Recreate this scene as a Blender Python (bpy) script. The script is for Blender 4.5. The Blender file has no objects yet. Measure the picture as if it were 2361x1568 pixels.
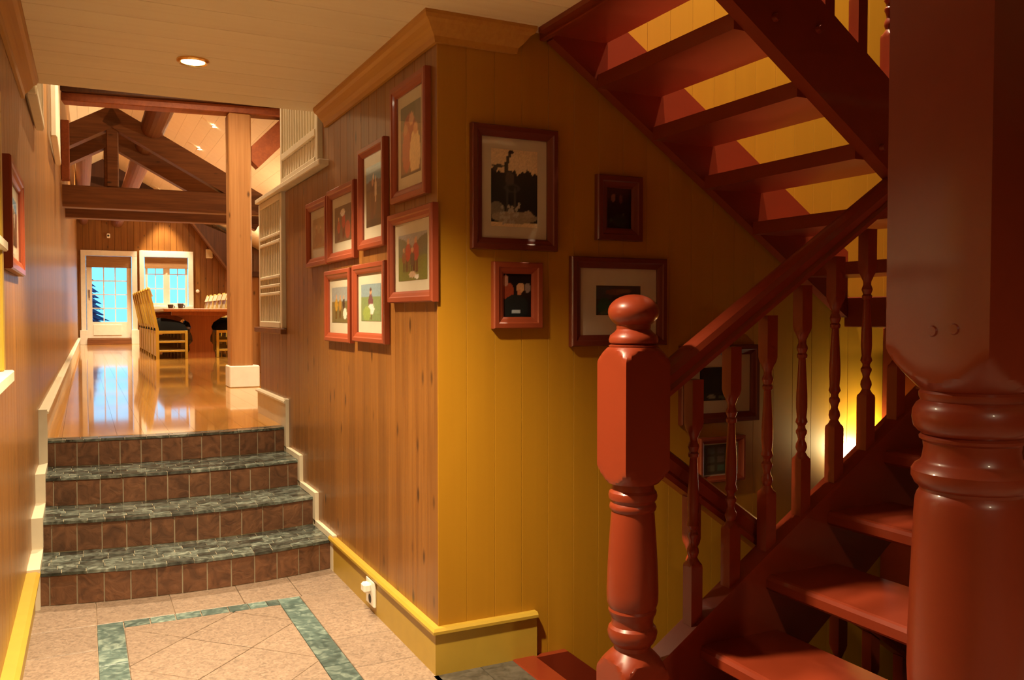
import bpy, math, random
from math import sin, cos, pi, radians, sqrt, atan2, hypot
from mathutils import Vector, Matrix
random.seed(7)
S = bpy.context.scene
COL = S.collection

# ------------------------------------------------------------------ camera
H = 1.25
cam_d = bpy.data.cameras.new('camera'); cam = bpy.data.objects.new('camera', cam_d); COL.objects.link(cam)
cam_d.sensor_width = 36.0; cam_d.lens = 2000.0 / 2361.0 * 36.0
cam_d.clip_start = 0.02; cam_d.clip_end = 200
cam.location = (0, 0, H)
cam.rotation_euler = (radians(90 - 1.69), 0, -radians(26.347))
S.camera = cam
# ------------------------------------------------------------------ world: dusk sky
w = bpy.data.worlds.new('dusk'); S.world = w; w.use_nodes = True
bg = w.node_tree.nodes['Background']
bg.inputs[0].default_value = (0.16, 0.62, 1.0, 1); bg.inputs[1].default_value = 1.9
# ------------------------------------------------------------------ view
S.view_settings.view_transform = 'Standard'; S.view_settings.look = 'None'
S.view_settings.gamma = 1.0; S.view_settings.use_curve_mapping = False
S.view_settings.exposure = 0.12
WARM = (1.0, 0.79, 0.50)
# lamp list: downlights, a few of them added to brighten floor and far wall (x, y, z, watts, cone degrees, blend)
HALL_LAMPS = [(0.41, 3.70, 2.265, 245, 112, 0.7), (0.41, 2.12, 2.265, 410, 116, 0.75), (0.85, -1.3, 2.265, 260, 150, 0.8)]
DINING_LAMPS = [(1.66, 21.02, 3.62, 560, 62, 0.5, 'small downlight close to the far wall above the window'), (1.75, 13.2, 4.0, 620, 100, 0.8, 'small downlight above the near end of the trestle table'),
                (1.76, 15.05, 4.0, 620, 105, 0.8, 'small downlight above the cups on the trestle table'), (1.78, 17.1, 4.0, 620, 105, 0.8, 'small downlight above the middle chairs of the table'),
                (1.80, 19.3, 4.0, 620, 100, 0.8, 'small downlight above the far end of the trestle table'), (0.35, 14.0, 4.6, 620, 90, 0.8, 'added downlight behind the trusses over the passage'),  # lamp over the passage is added to keep its floor bright
                (0.75, 9.0, 4.2, 325, 58, 0.5, 'added downlight just behind the header beam'), (0.60, 6.5, 4.3, 800, 112, 0.35, 'small downlight before the header beam'),  # lamp behind the header is added to light the floor, not the trusses
                (2.3, 7.0, 3.2, 375, 80, 0.8, 'small downlight beyond the half wall'), (0.35, 19.4, 4.3, 700, 90, 0.7, 'added downlight in front of the glazed door')]  # lamp by the glazed door is added to brighten the far wall
ADDED_UPLIGHTS = [(8.6, 260), (13.6, 420), (18.2, 420)]  # added lamps out of view that brighten the sloping ceiling
UPSTAIRS_LAMPS = [(1.75, 2.30, 4.65, 900, 75, 0.8, 'downlight over the head of the upper stair flight'), (2.85, 2.30, 4.65, 760, 75, 0.8, 'downlight over the stair landing')]

# ------------------------------------------------------------------ material helpers
def lin(c):
    return tuple((v / 12.92 if v <= 0.04045 else ((v + 0.055) / 1.055) ** 2.4) for v in c)
def rgb(r, g, b):
    return lin((r / 255, g / 255, b / 255)) + (1,)
def newmat(name):
    m = bpy.data.materials.new(name); m.use_nodes = True
    nt = m.node_tree; b = nt.nodes['Principled BSDF']
    return m, nt, b
def mathn(nt, op, a, b=None):
    n = nt.nodes.new('ShaderNodeMath'); n.operation = op
    for i, v in enumerate((a, b)):
        if v is None: continue
        if hasattr(v, 'type'): nt.links.new(v, n.inputs[i])
        else: n.inputs[i].default_value = v
    return n.outputs[0]
def paint(name, col, rough=0.45, coat=0.0, var=0.06, scale=14.0, bump=0.0, spec=0.5):
    """plain painted or plastic surface with faint unevenness"""
    m, nt, b = newmat(name)
    geo = nt.nodes.new('ShaderNodeNewGeometry')
    no = nt.nodes.new('ShaderNodeTexNoise'); no.inputs['Scale'].default_value = scale; no.inputs['Detail'].default_value = 4
    nt.links.new(geo.outputs['Position'], no.inputs['Vector'])
    mx = nt.nodes.new('ShaderNodeMix'); mx.data_type = 'RGBA'
    mx.inputs[6].default_value = tuple(c * (1 - var * 1.6) for c in col[:3]) + (1,)
    mx.inputs[7].default_value = tuple(min(1, c * (1 + var * 1.6)) for c in col[:3]) + (1,)
    nt.links.new(no.outputs['Fac'], mx.inputs[0]); nt.links.new(mx.outputs[2], b.inputs['Base Color'])
    b.inputs['Roughness'].default_value = rough; b.inputs['Coat Weight'].default_value = coat
    b.inputs['Coat Roughness'].default_value = 0.08; b.inputs['Specular IOR Level'].default_value = spec
    if bump:
        bp = nt.nodes.new('ShaderNodeBump'); bp.inputs['Strength'].default_value = bump; bp.inputs['Distance'].default_value = 0.002
        nt.links.new(no.outputs['Fac'], bp.inputs['Height']); nt.links.new(bp.outputs[0], b.inputs['Normal'])
    return m
def wood(name, c1, c2, axis='Z', rough=0.4, coat=0.0, coat_rough=0.1, rnd=0.25, knots=True, fine=55.0, spec=0.5):
    """wood grain stretched along one world axis; each board (object) gets its own offset and tone"""
    m, nt, b = newmat(name)
    geo = nt.nodes.new('ShaderNodeNewGeometry'); oi = nt.nodes.new('ShaderNodeObjectInfo')
    off = mathn(nt, 'MULTIPLY', oi.outputs['Random'], 37.0)
    add = nt.nodes.new('ShaderNodeVectorMath'); add.operation = 'ADD'
    cb = nt.nodes.new('ShaderNodeCombineXYZ')
    for i in range(3): nt.links.new(off, cb.inputs[i])
    nt.links.new(geo.outputs['Position'], add.inputs[0]); nt.links.new(cb.outputs[0], add.inputs[1])
    mp = nt.nodes.new('ShaderNodeMapping'); sc = [fine, fine, fine]; sc['XYZ'.index(axis)] = fine * 0.03
    mp.inputs['Scale'].default_value = sc
    nt.links.new(add.outputs[0], mp.inputs['Vector'])
    n1 = nt.nodes.new('ShaderNodeTexNoise'); n1.inputs['Scale'].default_value = 1.0; n1.inputs['Detail'].default_value = 5; n1.inputs['Distortion'].default_value = 0.6
    nt.links.new(mp.outputs[0], n1.inputs['Vector'])
    mp2 = nt.nodes.new('ShaderNodeMapping'); sc2 = [9, 9, 9]; sc2['XYZ'.index(axis)] = 0.7
    mp2.inputs['Scale'].default_value = sc2; nt.links.new(add.outputs[0], mp2.inputs['Vector'])
    n2 = nt.nodes.new('ShaderNodeTexNoise'); n2.inputs['Scale'].default_value = 1.0; n2.inputs['Detail'].default_value = 3
    nt.links.new(mp2.outputs[0], n2.inputs['Vector'])
    f = mathn(nt, 'ADD', mathn(nt, 'MULTIPLY', n1.outputs['Fac'], 0.6), mathn(nt, 'MULTIPLY', n2.outputs['Fac'], 0.4))
    cr = nt.nodes.new('ShaderNodeValToRGB'); cr.color_ramp.elements[0].position = 0.36; cr.color_ramp.elements[1].position = 0.62
    cr.color_ramp.elements[0].color = c2; cr.color_ramp.elements[1].color = c1
    nt.links.new(f, cr.inputs[0])
    colr = cr.outputs[0]
    if knots:
        mp3 = nt.nodes.new('ShaderNodeMapping'); sc3 = [9, 9, 9]; sc3['XYZ'.index(axis)] = 4.0
        mp3.inputs['Scale'].default_value = sc3; nt.links.new(add.outputs[0], mp3.inputs['Vector'])
        vo = nt.nodes.new('ShaderNodeTexVoronoi'); vo.inputs['Scale'].default_value = 1.0
        nt.links.new(mp3.outputs[0], vo.inputs['Vector'])
        kr = nt.nodes.new('ShaderNodeValToRGB'); kr.color_ramp.elements[0].position = 0.05; kr.color_ramp.elements[1].position = 0.15
        nt.links.new(vo.outputs['Distance'], kr.inputs[0])
        mk = nt.nodes.new('ShaderNodeMix'); mk.data_type = 'RGBA'
        mk.inputs[6].default_value = tuple(c * 0.35 for c in c2[:3]) + (1,)
        nt.links.new(kr.outputs[0], mk.inputs[0]); nt.links.new(colr, mk.inputs[7]); colr = mk.outputs[2]
    hs = nt.nodes.new('ShaderNodeHueSaturation')
    nt.links.new(mathn(nt, 'ADD', mathn(nt, 'MULTIPLY', oi.outputs['Random'], rnd), 1.0 - rnd / 2), hs.inputs['Value'])
    nt.links.new(colr, hs.inputs['Color']); nt.links.new(hs.outputs[0], b.inputs['Base Color'])
    b.inputs['Roughness'].default_value = rough; b.inputs['Coat Weight'].default_value = coat; b.inputs['Coat Roughness'].default_value = coat_rough
    b.inputs['Specular IOR Level'].default_value = spec
    bp = nt.nodes.new('ShaderNodeBump'); bp.inputs['Strength'].default_value = 0.12; bp.inputs['Distance'].default_value = 0.001
    nt.links.new(n1.outputs['Fac'], bp.inputs['Height']); nt.links.new(bp.outputs[0], b.inputs['Normal'])
    return m
def stone(name, c1, c2, c3, rough=0.35, scale=18.0, rnd=0.5, bump=0.25, coat=0.0, bumpd=0.004):
    m, nt, b = newmat(name)
    geo = nt.nodes.new('ShaderNodeNewGeometry'); oi = nt.nodes.new('ShaderNodeObjectInfo')
    cb = nt.nodes.new('ShaderNodeCombineXYZ'); off = mathn(nt, 'MULTIPLY', oi.outputs['Random'], 23.0)
    for i in range(3): nt.links.new(off, cb.inputs[i])
    add = nt.nodes.new('ShaderNodeVectorMath'); add.operation = 'ADD'
    nt.links.new(geo.outputs['Position'], add.inputs[0]); nt.links.new(cb.outputs[0], add.inputs[1])
    no = nt.nodes.new('ShaderNodeTexNoise'); no.inputs['Scale'].default_value = scale; no.inputs['Detail'].default_value = 8; no.inputs['Distortion'].default_value = 1.2
    nt.links.new(add.outputs[0], no.inputs['Vector'])
    cr = nt.nodes.new('ShaderNodeValToRGB'); e = cr.color_ramp.elements
    e[0].position = 0.33; e[0].color = c1; e[1].position = 0.72; e[1].color = c3
    k = e.new(0.5); k.color = c2
    nt.links.new(no.outputs['Fac'], cr.inputs[0])
    hs = nt.nodes.new('ShaderNodeHueSaturation')
    nt.links.new(mathn(nt, 'ADD', mathn(nt, 'MULTIPLY', oi.outputs['Random'], rnd), 1.0 - rnd / 2), hs.inputs['Value'])
    nt.links.new(cr.outputs[0], hs.inputs['Color']); nt.links.new(hs.outputs[0], b.inputs['Base Color'])
    b.inputs['Roughness'].default_value = rough; b.inputs['Coat Weight'].default_value = coat
    bp = nt.nodes.new('ShaderNodeBump'); bp.inputs['Strength'].default_value = bump; bp.inputs['Distance'].default_value = bumpd
    nt.links.new(no.outputs['Fac'], bp.inputs['Height']); nt.links.new(bp.outputs[0], b.inputs['Normal'])
    return m
def glow(name, col, strength):
    m, nt, b = newmat(name)
    b.inputs['Base Color'].default_value = (0.8, 0.7, 0.5, 1)
    b.inputs['Emission Color'].default_value = col; b.inputs['Emission Strength'].default_value = strength
    return m
def metal(name, col, rough):
    m, nt, b = newmat(name); b.inputs['Base Color'].default_value = col; b.inputs['Metallic'].default_value = 1; b.inputs['Roughness'].default_value = rough
    return m
def glassmat(name, tint=(1, 1, 1, 1)):
    m = bpy.data.materials.new(name); m.use_nodes = True; nt = m.node_tree; nt.nodes.clear()
    o = nt.nodes.new('ShaderNodeOutputMaterial'); t = nt.nodes.new('ShaderNodeBsdfTransparent'); t.inputs[0].default_value = tint
    g = nt.nodes.new('ShaderNodeBsdfGlossy'); g.inputs['Roughness'].default_value = 0.03
    lw = nt.nodes.new('ShaderNodeLayerWeight'); lw.inputs[0].default_value = 0.5
    fr = mathn(nt, 'ADD', mathn(nt, 'MULTIPLY', mathn(nt, 'POWER', lw.outputs['Facing'], 5.0), 0.45), 0.025)
    mx = nt.nodes.new('ShaderNodeMixShader'); nt.links.new(fr, mx.inputs[0])
    nt.links.new(t.outputs[0], mx.inputs[1]); nt.links.new(g.outputs[0], mx.inputs[2]); nt.links.new(mx.outputs[0], o.inputs[0])
    return m
def vcol(name):
    m, nt, b = newmat(name)
    a = nt.nodes.new('ShaderNodeVertexColor'); a.layer_name = 'Col'
    nt.links.new(a.outputs['Color'], b.inputs['Base Color']); b.inputs['Roughness'].default_value = 0.35
    return m

M = {}
M['pine'] = wood('pine_panelling', (0.250, 0.0990, 0.0160, 1), (0.170, 0.0600, 0.0090, 1), 'Z', 0.42, 0.25, 0.16, rnd=0.22)
M['pine_gloss'] = wood('varnished_pine', (0.305, 0.130, 0.020, 1), (0.215, 0.080, 0.0115, 1), 'Z', 0.42, 0.28, 0.22, rnd=0.26)
M['yellow_board'] = wood('yellow_painted_boards', (0.40, 0.188, 0.009, 1), (0.38, 0.175, 0.008, 1), 'Z', 0.42, 0.15, 0.2, rnd=0.05, knots=False, fine=30)
M['crown'] = wood('yellow_stained_crown', (0.476, 0.2295, 0.034, 1), (0.408, 0.1785, 0.0238, 1), 'Y', 0.45, rnd=0.05, knots=False)
M['yellow_base'] = paint('yellow_baseboard_paint', (0.41, 0.26, 0.030, 1), 0.4)
M['ceiling'] = wood('cream_ceiling_boards', (0.80, 0.67, 0.43, 1), (0.76, 0.62, 0.39, 1), 'X', 0.55, rnd=0.06, knots=False, fine=25)
M['cream'] = paint('cream_trim_paint', (0.66, 0.58, 0.42, 1), 0.45)
M['white'] = paint('white_paint', (0.80, 0.78, 0.70, 1), 0.45)
M['red'] = paint('oxblood_gloss_paint', (0.185, 0.025, 0.008, 1), 0.36, 0.16, 0.04, spec=0.3)
M['red_frame'] = paint('red_frame_paint', (0.2574, 0.0468, 0.0156, 1), 0.38, 0.2, 0.05)
M['red_dark'] = paint('dark_red_frame_paint', (0.128, 0.0224, 0.0096, 1), 0.34, 0.2, 0.05)
M['mat'] = paint('cream_mat_board', (0.5616, 0.4992, 0.3588, 1), 0.8)
M['photo'] = vcol('photo_print')
M['glass'] = glassmat('picture_glass')
M['pane'] = glassmat('window_glass')
M['beam'] = wood('timber_beam', (0.20, 0.075, 0.024, 1), (0.115, 0.038, 0.012, 1), 'X', 0.5, rnd=0.2, fine=40)
M['beam_z'] = wood('timber_post', (0.42, 0.20, 0.065, 1), (0.33, 0.14, 0.04, 1), 'Z', 0.5, rnd=0.1, fine=40)
M['beam_red'] = wood('red_timber', (0.34, 0.085, 0.022, 1), (0.24, 0.055, 0.014, 1), 'Y', 0.5, rnd=0.15, knots=False, fine=40)
M['log'] = wood('log_timber', (0.19, 0.058, 0.016, 1), (0.13, 0.038, 0.010, 1), 'Y', 0.5, rnd=0.1, knots=False, fine=40)
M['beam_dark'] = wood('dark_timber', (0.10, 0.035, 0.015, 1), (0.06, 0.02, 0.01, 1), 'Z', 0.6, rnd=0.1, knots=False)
M['parquet'] = wood('glossy_floorboards', (0.58, 0.28, 0.05, 1), (0.46, 0.20, 0.03, 1), 'Y', 0.22, 0.9, 0.05, rnd=0.18, knots=False, fine=45)
M['floor_tile'] = stone('pink_granite_tile', (0.155, 0.108, 0.075, 1), (0.235, 0.163, 0.114, 1), (0.30, 0.22, 0.158, 1), 0.45, 55, 0.14, 0.06, bumpd=0.001)
M['green'] = stone('green_marble_tile', (0.04, 0.072, 0.066, 1), (0.082, 0.13, 0.118, 1), (0.24, 0.31, 0.265, 1), 0.32, 22, 0.8, 0.1, bumpd=0.001)
M['slate'] = stone('green_slate_tile', (0.0252, 0.0333, 0.0279, 1), (0.0765, 0.0936, 0.0792, 1), (0.207, 0.2385, 0.2025, 1), 0.25, 20, 1.2, 0.3, coat=0.3, bumpd=0.002)
M['brick_tile'] = stone('brown_cleft_tile', (0.08925, 0.0391, 0.0187, 1), (0.1445, 0.0629, 0.0289, 1), (0.204, 0.0918, 0.0425, 1), 0.5, 16, 0.25, 0.8, bumpd=0.006)
M['grout'] = paint('grout', (0.36, 0.30, 0.20, 1), 0.85)
M['grout_dark'] = paint('dark_grout', (0.34, 0.24, 0.16, 1), 0.85)
M['grey_slate'] = stone('grey_slate_floor', (0.05, 0.044, 0.034, 1), (0.085, 0.074, 0.057, 1), (0.12, 0.105, 0.082, 1), 0.4, 25, 0.2, 0.1)
M['gold'] = metal('brass', (0.9, 0.55, 0.18, 1), 0.25)
M['steel'] = metal('steel', (0.6, 0.55, 0.5, 1), 0.3)
M['bulb'] = glow('lamp_bulb', (1.0, 0.86, 0.62, 1), 26)
M['chair_yellow'] = paint('yellow_chair_paint', (0.46, 0.29, 0.035, 1), 0.4)
M['chair_back'] = wood('chair_back_wood', (0.58, 0.44, 0.22, 1), (0.46, 0.32, 0.13, 1), 'Z', 0.45, rnd=0.2, knots=False)
M['black'] = paint('black_sheepskin', (0.006, 0.0055, 0.005, 1), 0.95, bump=0.6, scale=60, spec=0.1)
M['table'] = wood('red_brown_table_wood', (0.34, 0.10, 0.022, 1), (0.25, 0.065, 0.014, 1), 'Z', 0.35, 0.3, rnd=0.1, knots=False)
M['pottery'] = paint('dark_glazed_pottery', (0.06, 0.055, 0.05, 1), 0.25)
M['plastic'] = paint('white_plastic', (0.80, 0.77, 0.68, 1), 0.35)
M['dark'] = paint('dark_slot', (0.02, 0.018, 0.015, 1), 0.6)
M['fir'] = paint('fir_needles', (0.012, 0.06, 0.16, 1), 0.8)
M['bark'] = paint('fir_bark', (0.06, 0.05, 0.05, 1), 0.9)
M['snow'] = paint('snow', (0.75, 0.80, 0.85, 1), 0.8)
M['blind'] = wood('bamboo_blind', (0.36, 0.20, 0.08, 1), (0.26, 0.13, 0.05, 1), 'X', 0.7, rnd=0.1, knots=False)
M['plaster'] = paint('brown_hall_wall', (0.14, 0.075, 0.03, 1), 0.8)

# ------------------------------------------------------------------ geometry helpers
ORG = {}
class B:
    """collects shapes into one mesh"""
    def __init__(s): s.v = []; s.f = []
    def add(s, vs, fs):
        n = len(s.v); s.v += [tuple(v) for v in vs]; s.f += [tuple(i + n for i in f) for f in fs]; return s
    def box(s, x0, x1, y0, y1, z0, z1):
        vs = [(x0, y0, z0), (x1, y0, z0), (x1, y1, z0), (x0, y1, z0), (x0, y0, z1), (x1, y0, z1), (x1, y1, z1), (x0, y1, z1)]
        return s.add(vs, [(0, 3, 2, 1), (4, 5, 6, 7), (0, 1, 5, 4), (1, 2, 6, 5), (2, 3, 7, 6), (3, 0, 4, 7)])
    def bbox(s, x0, x1, y0, y1, z0, z1, c=0.004):
        """box with chamfered edges"""
        vs = []; k = min(c, (x1 - x0) / 3, (y1 - y0) / 3, (z1 - z0) / 3)
        X = (x0, x0 + k, x1 - k, x1); Y = (y0, y0 + k, y1 - k, y1); Z = (z0, z0 + k, z1 - k, z1)
        idx = {}
        for sx in (0, 1):
            for sy in (0, 1):
                for sz in (0, 1):
                    for a in range(3):
                        p = [X[(1, 2)[sx]], Y[(1, 2)[sy]], Z[(1, 2)[sz]]]
                        p[a] = (X, Y, Z)[a][(0, 3)[(sx, sy, sz)[a]]]
                        idx[(sx, sy, sz, a)] = len(vs); vs.append(tuple(p))
        fs = []
        for a in range(3):
            b_, c_ = [i for i in range(3) if i != a]
            for sd in (0, 1):
                q = []
                for (u, v) in ((0, 0), (1, 0), (1, 1), (0, 1)):
                    k3 = [0, 0, 0]; k3[a] = sd; k3[b_] = u; k3[c_] = v; q.append(idx[(*k3, a)])
                fs.append(q)
        for a in range(3):
            b_, c_ = [i for i in range(3) if i != a]
            for u in (0, 1):
                for v in (0, 1):
                    k0 = [0, 0, 0]; k1 = [0, 0, 0]; k0[b_] = k1[b_] = u; k0[c_] = k1[c_] = v; k1[a] = 1
                    fs.append([idx[(*k0, b_)], idx[(*k1, b_)], idx[(*k1, c_)], idx[(*k0, c_)]])
        for sx in (0, 1):
            for sy in (0, 1):
                for sz in (0, 1): fs.append([idx[(sx, sy, sz, a)] for a in range(3)])
        return s.add(vs, fs)
    def prism(s, poly, axis, a, b):
        """polygon in the two other axes (x,y | x,z | y,z) extruded along axis from a to b"""
        def P(u, v, t):
            return {'X': (t, u, v), 'Y': (u, t, v), 'Z': (u, v, t)}[axis]
        n = len(poly); vs = [P(u, v, a) for u, v in poly] + [P(u, v, b) for u, v in poly]
        fs = [tuple(range(n)), tuple(range(2 * n - 1, n - 1, -1))] + [(i, i + n, (i + 1) % n + n, (i + 1) % n) for i in range(n)]
        return s.add(vs, fs)
    def lathe(s, prof, cx=0, cy=0, n=32, half=None):
        """prof: list of (z, radius, square?) from the bottom up; where square is set the section is the
        circle cut by a square of half-width half"""
        vs = []; fs = []
        for p in prof:
            z, r = p[0], p[1]; sq = len(p) > 2 and p[2]
            for i in range(n):
                t = 2 * pi * i / n + pi / 4
                rr = r
                if sq: rr = min(r, half / max(abs(cos(t)), abs(sin(t))))
                vs.append((cx + rr * cos(t), cy + rr * sin(t), z))
        m = len(prof)
        for k in range(m - 1):
            for i in range(n):
                j = (i + 1) % n
                fs.append((k * n + i, k * n + j, (k + 1) * n + j, (k + 1) * n + i))
        fs.append(tuple(range(n - 1, -1, -1))); fs.append(tuple((m - 1) * n + i for i in range(n)))
        return s.add(vs, fs)
    def tube(s, p0, p1, r0, r1=None, n=12):
        r1 = r0 if r1 is None else r1
        p0 = Vector(p0); p1 = Vector(p1); d = (p1 - p0).normalized()
        u = d.orthogonal().normalized(); v = d.cross(u)
        vs = []
        for p, r in ((p0, r0), (p1, r1)):
            for i in range(n):
                t = 2 * pi * i / n; vs.append(p + u * r * cos(t) + v * r * sin(t))
        fs = [(i, (i + 1) % n, n + (i + 1) % n, n + i) for i in range(n)] + [tuple(range(n - 1, -1, -1)), tuple(range(n, 2 * n))]
        return s.add(vs, fs)
    def sweep(s, sec, p0, p1, side, up):
        """section (a along side, b along up) pushed from p0 to p1"""
        p0 = Vector(p0); p1 = Vector(p1); side = Vector(side); up = Vector(up); n = len(sec)
        vs = [p + side * a + up * b for p in (p0, p1) for a, b in sec]
        fs = [(i, (i + 1) % n, n + (i + 1) % n, n + i) for i in range(n)] + [tuple(range(n - 1, -1, -1)), tuple(range(n, 2 * n))]
        return s.add(vs, fs)
def rawmesh(name, b, mat, smooth=None):
    me = bpy.data.meshes.new(name); me.from_pydata(b.v, [], b.f)
    import bmesh
    bm = bmesh.new(); bm.from_mesh(me); bmesh.ops.recalc_face_normals(bm, faces=bm.faces); bm.to_mesh(me); bm.free()
    if mat: me.materials.append(M[mat] if isinstance(mat, str) else mat)
    if smooth:
        me.polygons.foreach_set('use_smooth', [True] * len(me.polygons)); me.set_sharp_from_angle(angle=radians(smooth))
    me.update(); return me
def link(name, me, parent=None, loc=(0, 0, 0)):
    o = bpy.data.objects.new(name, me); COL.objects.link(o); o.location = loc
    if parent: o.parent = parent
    return o
def tag(o, label=None, cat=None, group=None, kind=None):
    if label: o['label'] = label
    if cat: o['category'] = cat
    if group: o['group'] = group
    if kind: o['kind'] = kind
    return o
def thing(name, label, cat, loc=(0, 0, 0), rz=0, group=None, kind=None):
    o = bpy.data.objects.new(name, None); COL.objects.link(o); o.location = loc; o.rotation_euler = (0, 0, rz)
    o.empty_display_size = 0.1
    tag(o, label, cat, group, kind); ORG[o] = Vector(loc); return o
def origin(p):
    t = Vector((0, 0, 0))
    while p is not None: t += p.location; p = p.parent
    return t
def obj(name, b, mat, parent=None, smooth=None, world=True):
    """one mesh; world=True means the shape is given in world coordinates"""
    off = origin(parent) if (parent and world) else Vector((0, 0, 0))
    if parent and world: b.v = [tuple(Vector(v) - off) for v in b.v]
    return link(name, rawmesh(name, b, mat, smooth), parent)
def centred(name, b, mat, label, cat, kind='structure', group=None):
    """a top-level single mesh with its origin at its base centre"""
    xs, ys, zs = zip(*b.v); c = Vector(((min(xs) + max(xs)) / 2, (min(ys) + max(ys)) / 2, min(zs)))
    b.v = [tuple(Vector(v) - c) for v in b.v]
    o = link(name, rawmesh(name, b, mat), None, c); tag(o, label, cat, group, kind); return o
def copy_tree(o, parent=None):
    c = o.copy(); COL.objects.link(c); c.parent = parent
    for ch in list(o.children): copy_tree(ch, c)
    return c
def boards(parent, along, a0, a1, width, gap, other0, other1, z0, z1, mat, out):
    """upright boards with chamfered edges on a wall; along = 'X' or 'Y'; front side towards out (+1/-1)"""
    n = max(1, round((a1 - a0) / width)); wdt = (a1 - a0) / n
    t = abs(other1 - other0); c = 0.0009 if mat == 'yellow_board' else 0.0016
    sec = [(-wdt / 2 + gap, 0), (wdt / 2 - gap, 0), (wdt / 2 - gap, out * (t - c)), (wdt / 2 - gap - c, out * t), (-wdt / 2 + gap + c, out * t), (-wdt / 2 + gap, out * (t - c))]
    b = B()
    if along == 'X': b.prism(sec, 'Z', 0, z1 - z0)
    else: b.prism([(v, u) for u, v in sec], 'Z', 0, z1 - z0)
    me = rawmesh('board', b, mat); po = origin(parent)
    for i in range(n):
        p = a0 + (i + 0.5) * wdt
        L = (p, other0, z0) if along == 'X' else (other0, p, z0)
        link('board', me, parent, Vector(L) - po)

# ------------------------------------------------------------------ the setting
XR = 1.097; YC = 2.792            # right wall face and yellow wall face
ZC = 2.265                        # hall ceiling
UF = 0.575                        # upper floor
YE = 4.37                         # end of the low ceiling
YF = 21.5                         # far wall
def xl(y): return -0.225 + 0.008 * (y - 4)

# left wall: straight pine wall from the hall to the far wall
wl = thing('wall_left', 'long varnished pine board wall along the passage', 'wall', (xl(9), 9, 0), -math.atan(0.008), kind='structure')
b = B().box(-0.14, -0.02, -12.3, 12.55, -0.05, 5.0); obj('wall_core', b, 'pine_gloss', wl, world=False)
wbm = {}
def lboards(y0, y1, z0, z1):
    n = round((y1 - y0) / 0.118); wd = (y1 - y0) / n; c = 0.0018
    sec = [(-0.02, -wd / 2 + 0.0004), (-0.02, wd / 2 - 0.0004), (-c, wd / 2 - 0.0004), (0, wd / 2 - 0.001 - c), (0, -wd / 2 + 0.001 + c), (-c, -wd / 2 + 0.0004)]
    me = rawmesh('board', B().prism(sec, 'Z', z0, z1), 'pine_gloss')
    for i in range(n): link('board', me, wl, (0, y0 + (i + .5) * wd, 0))
lboards(-12.2, 12.5, 0.0, 4.9)

# right wall of the passage
wr = thing('wall_right', 'brown pine board wall hung with red frames', 'wall', (XR + 0.05, 4.0, 0), kind='structure')
obj('wall_core', B().box(XR + 0.02, XR + 0.10, YC + 0.02, 5.26, 0, 2.0), 'pine', wr)
obj('wall_core', B().box(XR + 0.02, XR + 0.10, YC + 0.02, YE, 2.0, ZC), 'pine', wr)
boards(wr, 'Y', YC + 0.001, YE, 0.112, 0.0005, XR + 0.02, XR, 0.0, ZC, 'pine', -1)
boards(wr, 'Y', YE, 5.27, 0.112, 0.0005, XR + 0.02, XR, 0.0, 1.98, 'pine', -1)
# half wall beyond
obj('half_wall_core', B().box(XR + 0.02, XR + 0.10, 5.28, 6.10, UF - 0.05, 1.13), 'pine', wr)
boards(wr, 'Y', 5.27, 6.11, 0.112, 0.0005, XR + 0.02, XR, UF, 1.13, 'pine', -1)
boards(wr, 'X', XR + 0.0, XR + 0.11, 0.11, 0.001, 6.10, 6.12, UF, 1.13, 'pine', 1)
obj('half_wall_cap', B().bbox(XR - 0.035, XR + 0.13, 5.262, 6.15, 1.13, 1.165), 'beam', wr)

# yellow wall
wy = thing('wall_yellow', 'mustard yellow painted board wall beside the staircase', 'wall', (2.7, YC + 0.1, -2.6), kind='structure')
obj('wall_core', B().box(XR + 0.021, 4.5, YC + 0.02, YC + 0.12, -2.6, 5.0), 'yellow_board', wy)
boards(wy, 'X', XR, 4.46, 0.1085, 0.0003, YC + 0.02, YC, -2.6, 5.0, 'yellow_board', -1)

# other hall walls and upstairs shell
centred('wall_back', B().box(-0.45, 4.5, -3.1, -3.0, -0.12, 5.0), 'plaster', 'plain wall closing the hall behind', 'wall')
we = thing('wall_stair_end', 'brown board wall at the head of the stair landing', 'wall', (4.4, 0, -2.6), kind='structure')
obj('wall_core', B().box(4.40, 4.5, -3.0, YC, -2.6, 5.0), 'yellow_board', we)
boards(we, 'Y', -3.0, YC - 0.002, 0.15, 0.001, 4.40, 4.38, -2.6, 5.0, 'plaster', -1)
centred('ceiling', B().box(-0.45, 4.5, -3.1, YC + 0.1, 5.0, 5.1), 'ceiling', 'cream ceiling above the upper landing', 'ceiling')
centred('floor', B().box(-0.45, 4.5, -3.1, YC + 0.1, -2.72, -2.6), 'grey_slate', 'basement floor at the foot of the lower stairs', 'floor')

centred('wall_basement', B().box(1.28, 1.375, 1.88, YC, -2.6, -0.125).box(1.375, 4.40, 1.88, 1.98, -2.6, -0.125), 'plaster', 'dim wall around the basement stairs', 'wall')
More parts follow.
